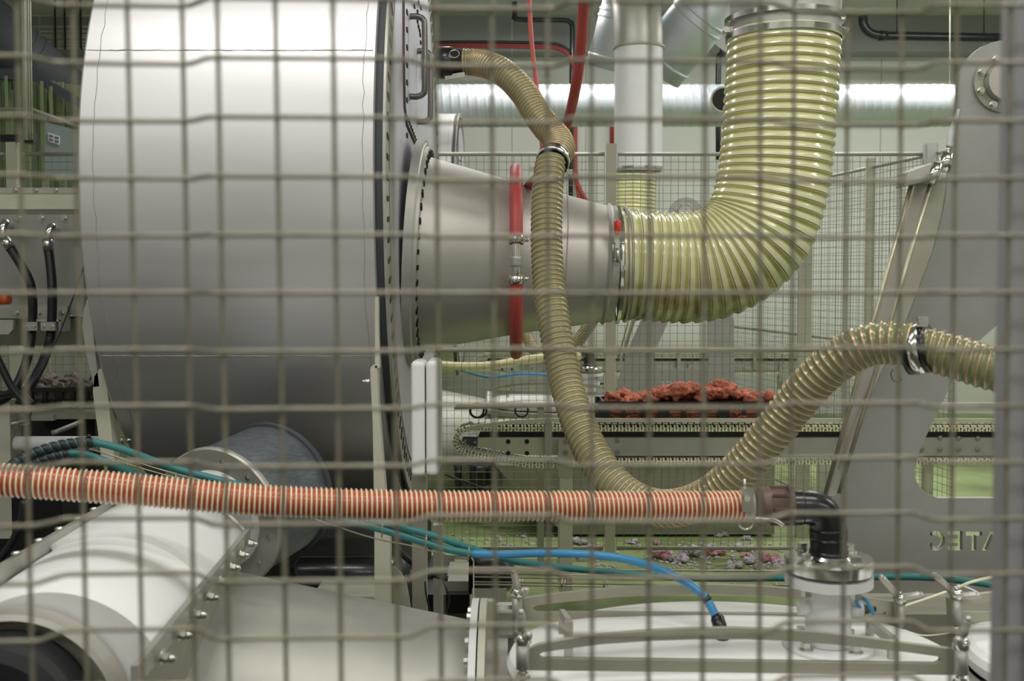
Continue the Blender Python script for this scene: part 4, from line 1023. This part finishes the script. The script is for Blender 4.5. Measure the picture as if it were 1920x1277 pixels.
def fpost(x, y, label, w=.058, top=None):
    return solo('fence_post', MB().box((x, y, (top or zt_+.06)/2), (w, w, top or zt_+.06)), M_beige, label, 'post')
X1 = P(1145, 600, YFN).x; X0 = P(600, 600, YFN).x; XC = P(1745, 600, YFN).x; XLf = P(30, 600, YFN).x
fpanel((X0+.04, YFN), (X1-.04, YFN), 'mesh fence panel left of the post behind the cone')
fpanel((X1+.04, YFN), (XC-.03, YFN), 'mesh fence panel behind the crate of red wool')
fpanel((XLf+.05, YFN), (X0-.04, YFN), 'mesh fence panel glimpsed left of the big drum')
fpanel((-5.5, YFN), (XLf-.05, YFN), 'mesh fence panel at the far left edge')
fpost(X1, YFN, 'fence post standing left of the crate of red wool')
fpost(X0, YFN, 'dark fence post seen under the drum below the orange hose')
fpost(XLf, YFN, 'fence post left of the drum with black lock box', top=2.5)
fpost(-5.5, YFN, 'fence post far out at the left')
solo('lock_box', MB().bpx(44, 250, 62, 268, YFN-.05, .06).bpx(0, 252, 40, 266, YFN-.03, .04), M_black, 'small black lock box on the fence post left of drum', 'lock')
dirf = Vector((-.159, 1, 0))
def RF(Y): p = Vector((XC, YFN, 0))+dirf*(Y-YFN); return (p.x, p.y)
fpanel(RF(6.40), RF(7.06), 'short receding mesh panel next to the corner bracket')
fpanel(RF(7.14), RF(10.2), 'long receding mesh panel beyond the slim dark post')
fpanel(RF(6.10), RF(6.30), 'mesh panel coming nearer from the corner bracket')
p = RF(7.1); fpost(p[0], p[1], 'slim dark post in the receding fence', .05)
px_ = P(1508, 600, 6.9).x; fpost(px_, 6.9, 'grey square post rising right of the yellow hose bend', .075, P(1508, 380, 6.9).z)
fpost(P(1546, 900, 6.6).x, 6.6, 'dark wide post below the conveyor beside the leaning rods', .08, .8)
fpost(P(1738, 900, 6.6).x, 6.6, 'dark post seen through the plate window', .055, .8)
fpost(XC, YFN, 'corner post of the far fence', .04)
solo('corner_bracket', MB().bpx(1740, 268, 1756, 312, YFN-.05, .02).bpx(1733, 270, 1740, 308, YFN-.03, .03), M_wht2, 'white slotted bracket at the top corner of the far fence', 'bracket')

# ================================================================ things on the rear part of the hall
sd = thing('spiral_duct', 'long horizontal ribbed galvanised air duct along the back wall', 'duct', P(1300, 240, 11.2))
a, b = P(560, 198, 11.2), P(1786, 198, 11.2); a.z = b.z = P(1300, 198, 11.2).z
SPK = [(0, 0), (0, 0), (0, 0), (0, 0), (0, 0), (.002, 0), (.006, 0), (.002, 0)]
link('duct_body', MB().helix([a.lerp(b, i/40) for i in range(41)], .216, .088, SPK, 48), M_ducts, sd)
link('end_cap', MB().tube([b-Vector((.09, 0, 0)), b, b+Vector((.02, 0, 0))], [.216, .216, .18], 40), M_ducts, sd)
c0 = P(1345, 198, 11.0); c1 = P(1356, 187, 10.75)
link('branch_stub', MB().tube([c0, c1], [.15, .125], 32), M_ducts, sd)
link('branch_opening', MB().tube([c1+Vector((0, -.002, 0)), c1+Vector((.001, -.012, 0))], .113, 32), M_dark, sd)
link('branch_lip', MB().lathe(c1, c1-c0, [(-.02, .13), (0, .133), (.012, .133), (.012, .115)], 32), M_dull, sd)
solo('hanger_rod', MB().tube([P(1781, -60, 11.2), P(1781, 156, 11.2)], .006, 6), M_dull, 'thin hanger rod holding the duct right end', 'rod')
M2 = (-.08, 5.35, 0)
def p2(x, y, Y=9.5): return P(x, y, Y)
vpx = p2(1197, 200)
vp2 = thing('steel_duct_pipe', 'pale vertical steel pipe in front of the horizontal ribbed duct', 'pipe', (vpx.x, 9.5, p2(1197, 315).z))
link('pipe_body', MB().lathe((vpx.x, 9.5, p2(1197, 322).z), (0, 0, 1), [(0, .212), (p2(1197, 90).z-p2(1197, 322).z, .212)], 56), M_wht2, vp2)
link('band', MB().lathe((vpx.x, 9.5, p2(1197, 90).z), (0, 0, 1), [(-.01, .212), (-.008, .228), (.012, .228), (.014, .212)], 56), M_dull, vp2)
link('lower_band', MB().lathe((vpx.x, 9.5, p2(1197, 317).z), (0, 0, 1), [(-.01, .212), (-.008, .226), (.012, .226), (.014, .212)], 56), M_chrome, vp2)
ep = cat([p2(1197, 90), p2(1197, 60), p2(1194, 20, 9.55), p2(1188, -20, 9.7), p2(1180, -60, 9.9)], 6)
link('bend', MB().tube(ep, .212, 40), M_steel2, vp2)
def bigduct(a, b, r, label, dm=None):
    dm = dm or M_ducts
    a = Vector(a); b = Vector(b)
    t = thing('air_duct', label, 'duct', a)
    link('duct_body', MB().tube([a, b], r, 48), dm, t)
    for f in (.12, .55, .62):
        q = a.lerp(b, f); d = (b-a).normalized(); link('joint_ring', MB().tube([q-d*.015, q-d*.01, q+d*.01, q+d*.015], [r, r*1.035, r*1.035, r], 48), dm, t)
    return t
bigduct(P(1232, 130, 10.3), P(1370, -40, 9.9), .27, 'fat diagonal steel duct rising right of the pale vertical pipe')
bigduct(P(1140, 130, 10.4), P(1185, -40, 10.2), .22, 'diagonal steel duct half hidden left of the pale vertical pipe')
solo('duct_cap', MB().tube([P(1340, 60, 10.4), P(1430, -20, 10.4)], .26, 40), M_steel2, 'second diagonal duct section behind the wide clamped pipe', 'duct')
mb = MB(); pth = [P(x, y, 12.4) for x, y in ((965, -40), (965, 25), (972, 36), (1055, 38), (1068, 42), (1073, 55), (1072, 160), (1070, 390))]
solo('black_pipe', MB().tube(cat(pth, 4), .029, 12), M_black, 'black pipe bending across the wall above the ribbed duct', 'pipe')
solo('black_pipe', MB().tube(cat([P(x, y, 12.6) for x, y in ((1357, 20), (1357, 55), (1354, 100), (1347, 120), (1347, 300))], 4), .033, 12), M_black, 'black downpipe beside the wide clamped pipe', 'pipe')
solo('black_pipe', MB().tube(cat([P(x, y, 12.2) for x, y in ((1618, 30), (1620, 48), (1632, 62), (1655, 67), (1700, 68), (1900, 71), (2500, 78))], 5), .052, 16).tube([P(1648, 67, 12.2), P(1662, 67.5, 12.2)], .06, 16).tube([P(1682, 66, 12.2), P(1682, -20, 12.2)], .008, 6).tube([P(1845, 66, 12.2), P(1845, -20, 12.2)], .008, 6), M_black, 'thick black pipe under the ceiling at top right', 'pipe')
mb = MB()
for dy in (0, 4): mb.tube(cat([P(x, y+dy, 12.3) for x, y in ((760, 84), (900, 84), (1020, 86), (1050, 90), (1066, 101), (1075, 125))], 5), .016, 8)
solo('red_conduit', mb, mat('dark_red_conduit', (.50, .16, .15), .5), 'pair of red conduits along the back wall above the coupling', 'conduit')
mb = MB().tube(cat([P(x, y-4, 12.35) for x, y in ((760, 84), (900, 83), (1020, 85), (1052, 90), (1070, 103))], 5), .02, 8)
solo('black_conduit', mb, M_rub, 'black conduit lying on top of the red conduits', 'conduit')
solo('red_hose', MB().tube(cat([P(x, y, 13.33) for x, y in ((1078, 200), (1078, 300), (1080, 335), (1092, 365), (1112, 392))], 5), .030, 10), M_red, 'distant red hose passing behind the post to the right', 'hose')
solo('red_hose', MB().tube(cat([P(x, y, 13.34) for x, y in ((1080, 320), (1082, 350), (1090, 385), (1096, 400))], 5), .025, 10), M_red, 'short distant red hose hanging inside the other red hose', 'hose')
solo('red_hose', MB().tube([P(1148, 160, 13.35), P(1148, 275, 13.35)], .03, 8), M_red, 'tiny red hose piece left of the pale vertical pipe', 'hose')

# upper left: curtain enclosure, duct, trays
en = thing('curtain_enclosure', 'green curtain enclosure with grey header at upper left', 'curtain', P(60, 340, 8.2))
mb = MB()
q0, q1 = P(-90, 330, 8.4), P(152, 330, 8.0)
for i in range(26):
    u = i/26; x = q0.x+(q1.x-q0.x)*u; y = 8.3+.04*math.sin(i*2.1)
    ztop = P(0, 140+max(0, (x-P(40, 0, 8.2).x))*45, 8.2).z
    mb.box((x+.02, y, (ztop+1.6)/2), ((q1.x-q0.x)/26*1.02, .02, ztop-1.6))
link('curtain', mb, M_green, en)
link('header', MB().ppx([(-90, 128), (40, 128), (60, 134), (100, 155), (152, 185), (152, 205), (95, 172), (60, 150), (-90, 145)], 8.15, .06), M_gasket, en)
for x, y in ((11, 150), (78, 160), (95, 170)): link('hanger_strip', MB().bpx(x-3, y-8, x+3, y+52, 8.1, .01), M_green, en)
link('cross_rail', MB().tube([P(-90, 205, 8.08), P(60, 205, 8.08), P(152, 240, 8.0)], .014, 8), M_dull, en)
bd_ = 0
bd = thing('notice_board', 'grey-blue notice board with a small white label left of drum', 'board', P(110, 320, 7.9))
link('stand', MB().bpx(86, 325, 90, 945, 7.92, .03).bpx(140, 330, 144, 945, 7.92, .03), M_dull, bd)
link('panel', MB().ppx([(84, 228), (152, 246), (152, 340), (84, 330)], 7.9, .03), mat('board_grey_blue', (.55, .60, .60), .5), bd)
link('label', MB().ppx([(90, 248), (112, 255), (112, 272), (90, 265)], 7.89, .005), M_wht2, bd)
mb = MB()
for k, (y0_, n_) in enumerate(((252, 7), (259, 7))):
    for i in range(n_):
        if i == 3: continue
        x = 92+i*2.7; mb.ppx([(x, y0_+i*.8), (x+1.6, y0_+.5+i*.8), (x+1.6, y0_+4.2+i*.8), (x, y0_+3.7+i*.8)], 7.886, .002)
link('lettering', mb, M_dark, bd)
bigduct(P(160, 215, 9.0), P(-60, 20, 8.2), .24, 'dark diagonal round duct at the upper left', M_gasket)
tr = thing('ceiling_cable_tray', 'steel cable trays hanging at the upper left', 'cable tray', P(100, 90, 10.5))
mb = MB()
for y in (29, 50, 59, 66, 70, 78, 84, 90): mb.tube([P(-90, y, 10.5), P(175, y, 10.5)], .010, 6)
link('long_bars', mb, M_dull, tr)
for x in (102, 120, 150): link('hanger', MB().bpx(x-2, -40, x+2, 92, 10.45, .03), M_dark, tr)
mb = MB()
for x, r in ((42, .004), (47, .013), (54, .005), (58, .004)): mb.tube([P(x-2, -40, 6.0), P(x+3, 262, 6.0)], r, 8)
solo('conduit_drop', mb, M_beige, 'slim vertical conduits at the upper left with clips', 'conduit')

# white machine parts of next line glimpsed behind
solo('white_wall_cabinet', MB().bpx(842, 655, 876, 700, 12.6, .4), M_wht2, 'small white cabinet against the back wall beside the far chain', 'cabinet')
# wool clumps on the green floor
rnd = random.Random(3)
cl_spec = [(1120+i*0, 0) for i in range(0)]
clumps = [(1240, 1048, .055, 1), (1342, 1041, .06, 1), (1268, 1054, .05, 0), (1300, 1043, .06, 0), (1230, 1037, .05, 0), (1395, 1032, .05, 0), (1398, 1044, .03, 1), (1412, 1056, .05, 0),
          (1445, 1052, .06, 1), (1465, 1060, .05, 0), (1380, 1066, .04, 0), (1352, 1006, .045, 0), (1400, 1013, .03, 0), (1070, 1018, .04, 0), (1090, 1021, .035, 0), (1420, 1066, .035, 0), (1330, 1030, .04, 0), (1120, 1033, .03, 1), (1185, 1019, .03, 0), (1228, 1020, .03, 1)]
wd = ['left', 'right']
ORD = 'first second third fourth fifth sixth seventh eighth ninth tenth eleventh twelfth thirteenth fourteenth fifteenth'.split()
cnt = {0: 0, 1: 0}
for i, (x, y, r, pk) in enumerate(sorted(clumps)):
    g = PZ(x, y, 0.0); c = Vector((g.x, g.y, r*.38)); mb = MB()
    for k in range(5):
        noise_lump(mb, c+Vector((rnd.uniform(-r, r)*.9, rnd.uniform(-r, r)*.5, rnd.uniform(-.2, .2)*r)), r*rnd.uniform(.4, .65), rnd.uniform(0, 99), 3, .7, (1, 1, .7))
    col = 'pink' if pk else 'lilac-grey'
    cnt[pk] += 1
    solo('wool_clump', mb, M_pfluff if pk else M_fluff, ORD[cnt[pk]-1]+' '+col+' wool clump from the left on the green floor', 'wool clump', col+' wool clumps on the green floor')
mb = MB()
for i in range(420):
    x = rnd.choice([rnd.uniform(1080, 1480), rnd.uniform(1230, 1480), rnd.uniform(820, 1150)]); y = rnd.uniform(1018, 1075) if x > 1080 else rnd.uniform(1000, 1060)
    g = PZ(x, y, 0.0); noise_lump(mb, (g.x, g.y, .004), rnd.uniform(.005, .018), rnd.uniform(0, 99), 1, .6, (1, 1, .6))
solo('wool_crumbs', mb, M_fluff, 'scattered grey wool crumbs on the green floor', 'wool', kind='stuff')

# ================================================================ second machine behind the fence: same parts again
def by(label_start):
    return [o for o in list(COL.objects) if o.parent is None and str(o.get('label', '')).startswith(label_start)][0]
rep = [('huge horizontal stainless steel drum', 'second bright steel drum behind the fence, left of the wall', (0, 0)),
       ('steel cone bolted', 'steel cone of the second machine hidden behind the first', (0, 0)),
       ('fat clear yellow ribbed hose', 'distant yellow ribbed hose below the pale vertical pipe', (.13, .1)),
       ('orange hose with cream', None, None),
       ('glossy black plastic pipe elbow', 'small distant black pipe elbow behind the fence', (-.08, 0)),
       ('grey-white pipe stub', 'distant flanged pipe under the small black elbow', (-.08, 0)),
       ('round tank with domed', 'distant tank with white lid behind the fence', (-.08, 0)),
       ('front arched', 'distant front clamping bar behind the mesh fence', (-.08, 0)),
       ('rear arched', 'distant rear clamping bar behind the mesh fence', (-.08, 0)),
       ('blue-green hose running', 'distant teal hose behind the mesh fence', (0, 0)),
       ('big leaning grey steel side plate', 'distant leaning steel plate behind the red wool crate', (0, 0, -.05)),
       ('leaning steel actuator', 'distant leaning actuator behind the red wool crate', (0, 0)),
       ('long khaki coil hose hanging', 'distant khaki hose hanging in front of the far plate', (0, 0)),
       ('big light grey steel tapered', 'distant grey tapered pipe behind the white box', (0, 0)),
       ('long chain conveyor', 'distant second chain conveyor near the back wall', (0, 0))]
for src, lab, o2 in rep:
    if lab is None: continue
    s_ = by(src); dup(s_, (M2[0]+o2[0], M2[1]+o2[1], o2[2] if len(o2) > 2 else 0), lab)
pp = [(820, 684, 7.5), (870, 687, 7.5), (920, 685, 7.5), (970, 677, 7.5), (1020, 670, 7.5), (1060, 666, 7.6), (1086, 668, 7.7)]
coilhose('striped_hose', pp, .028, .012, 'distant cream striped hose behind the mesh fence', [M_hc, M_hor], OP, 16, 6)
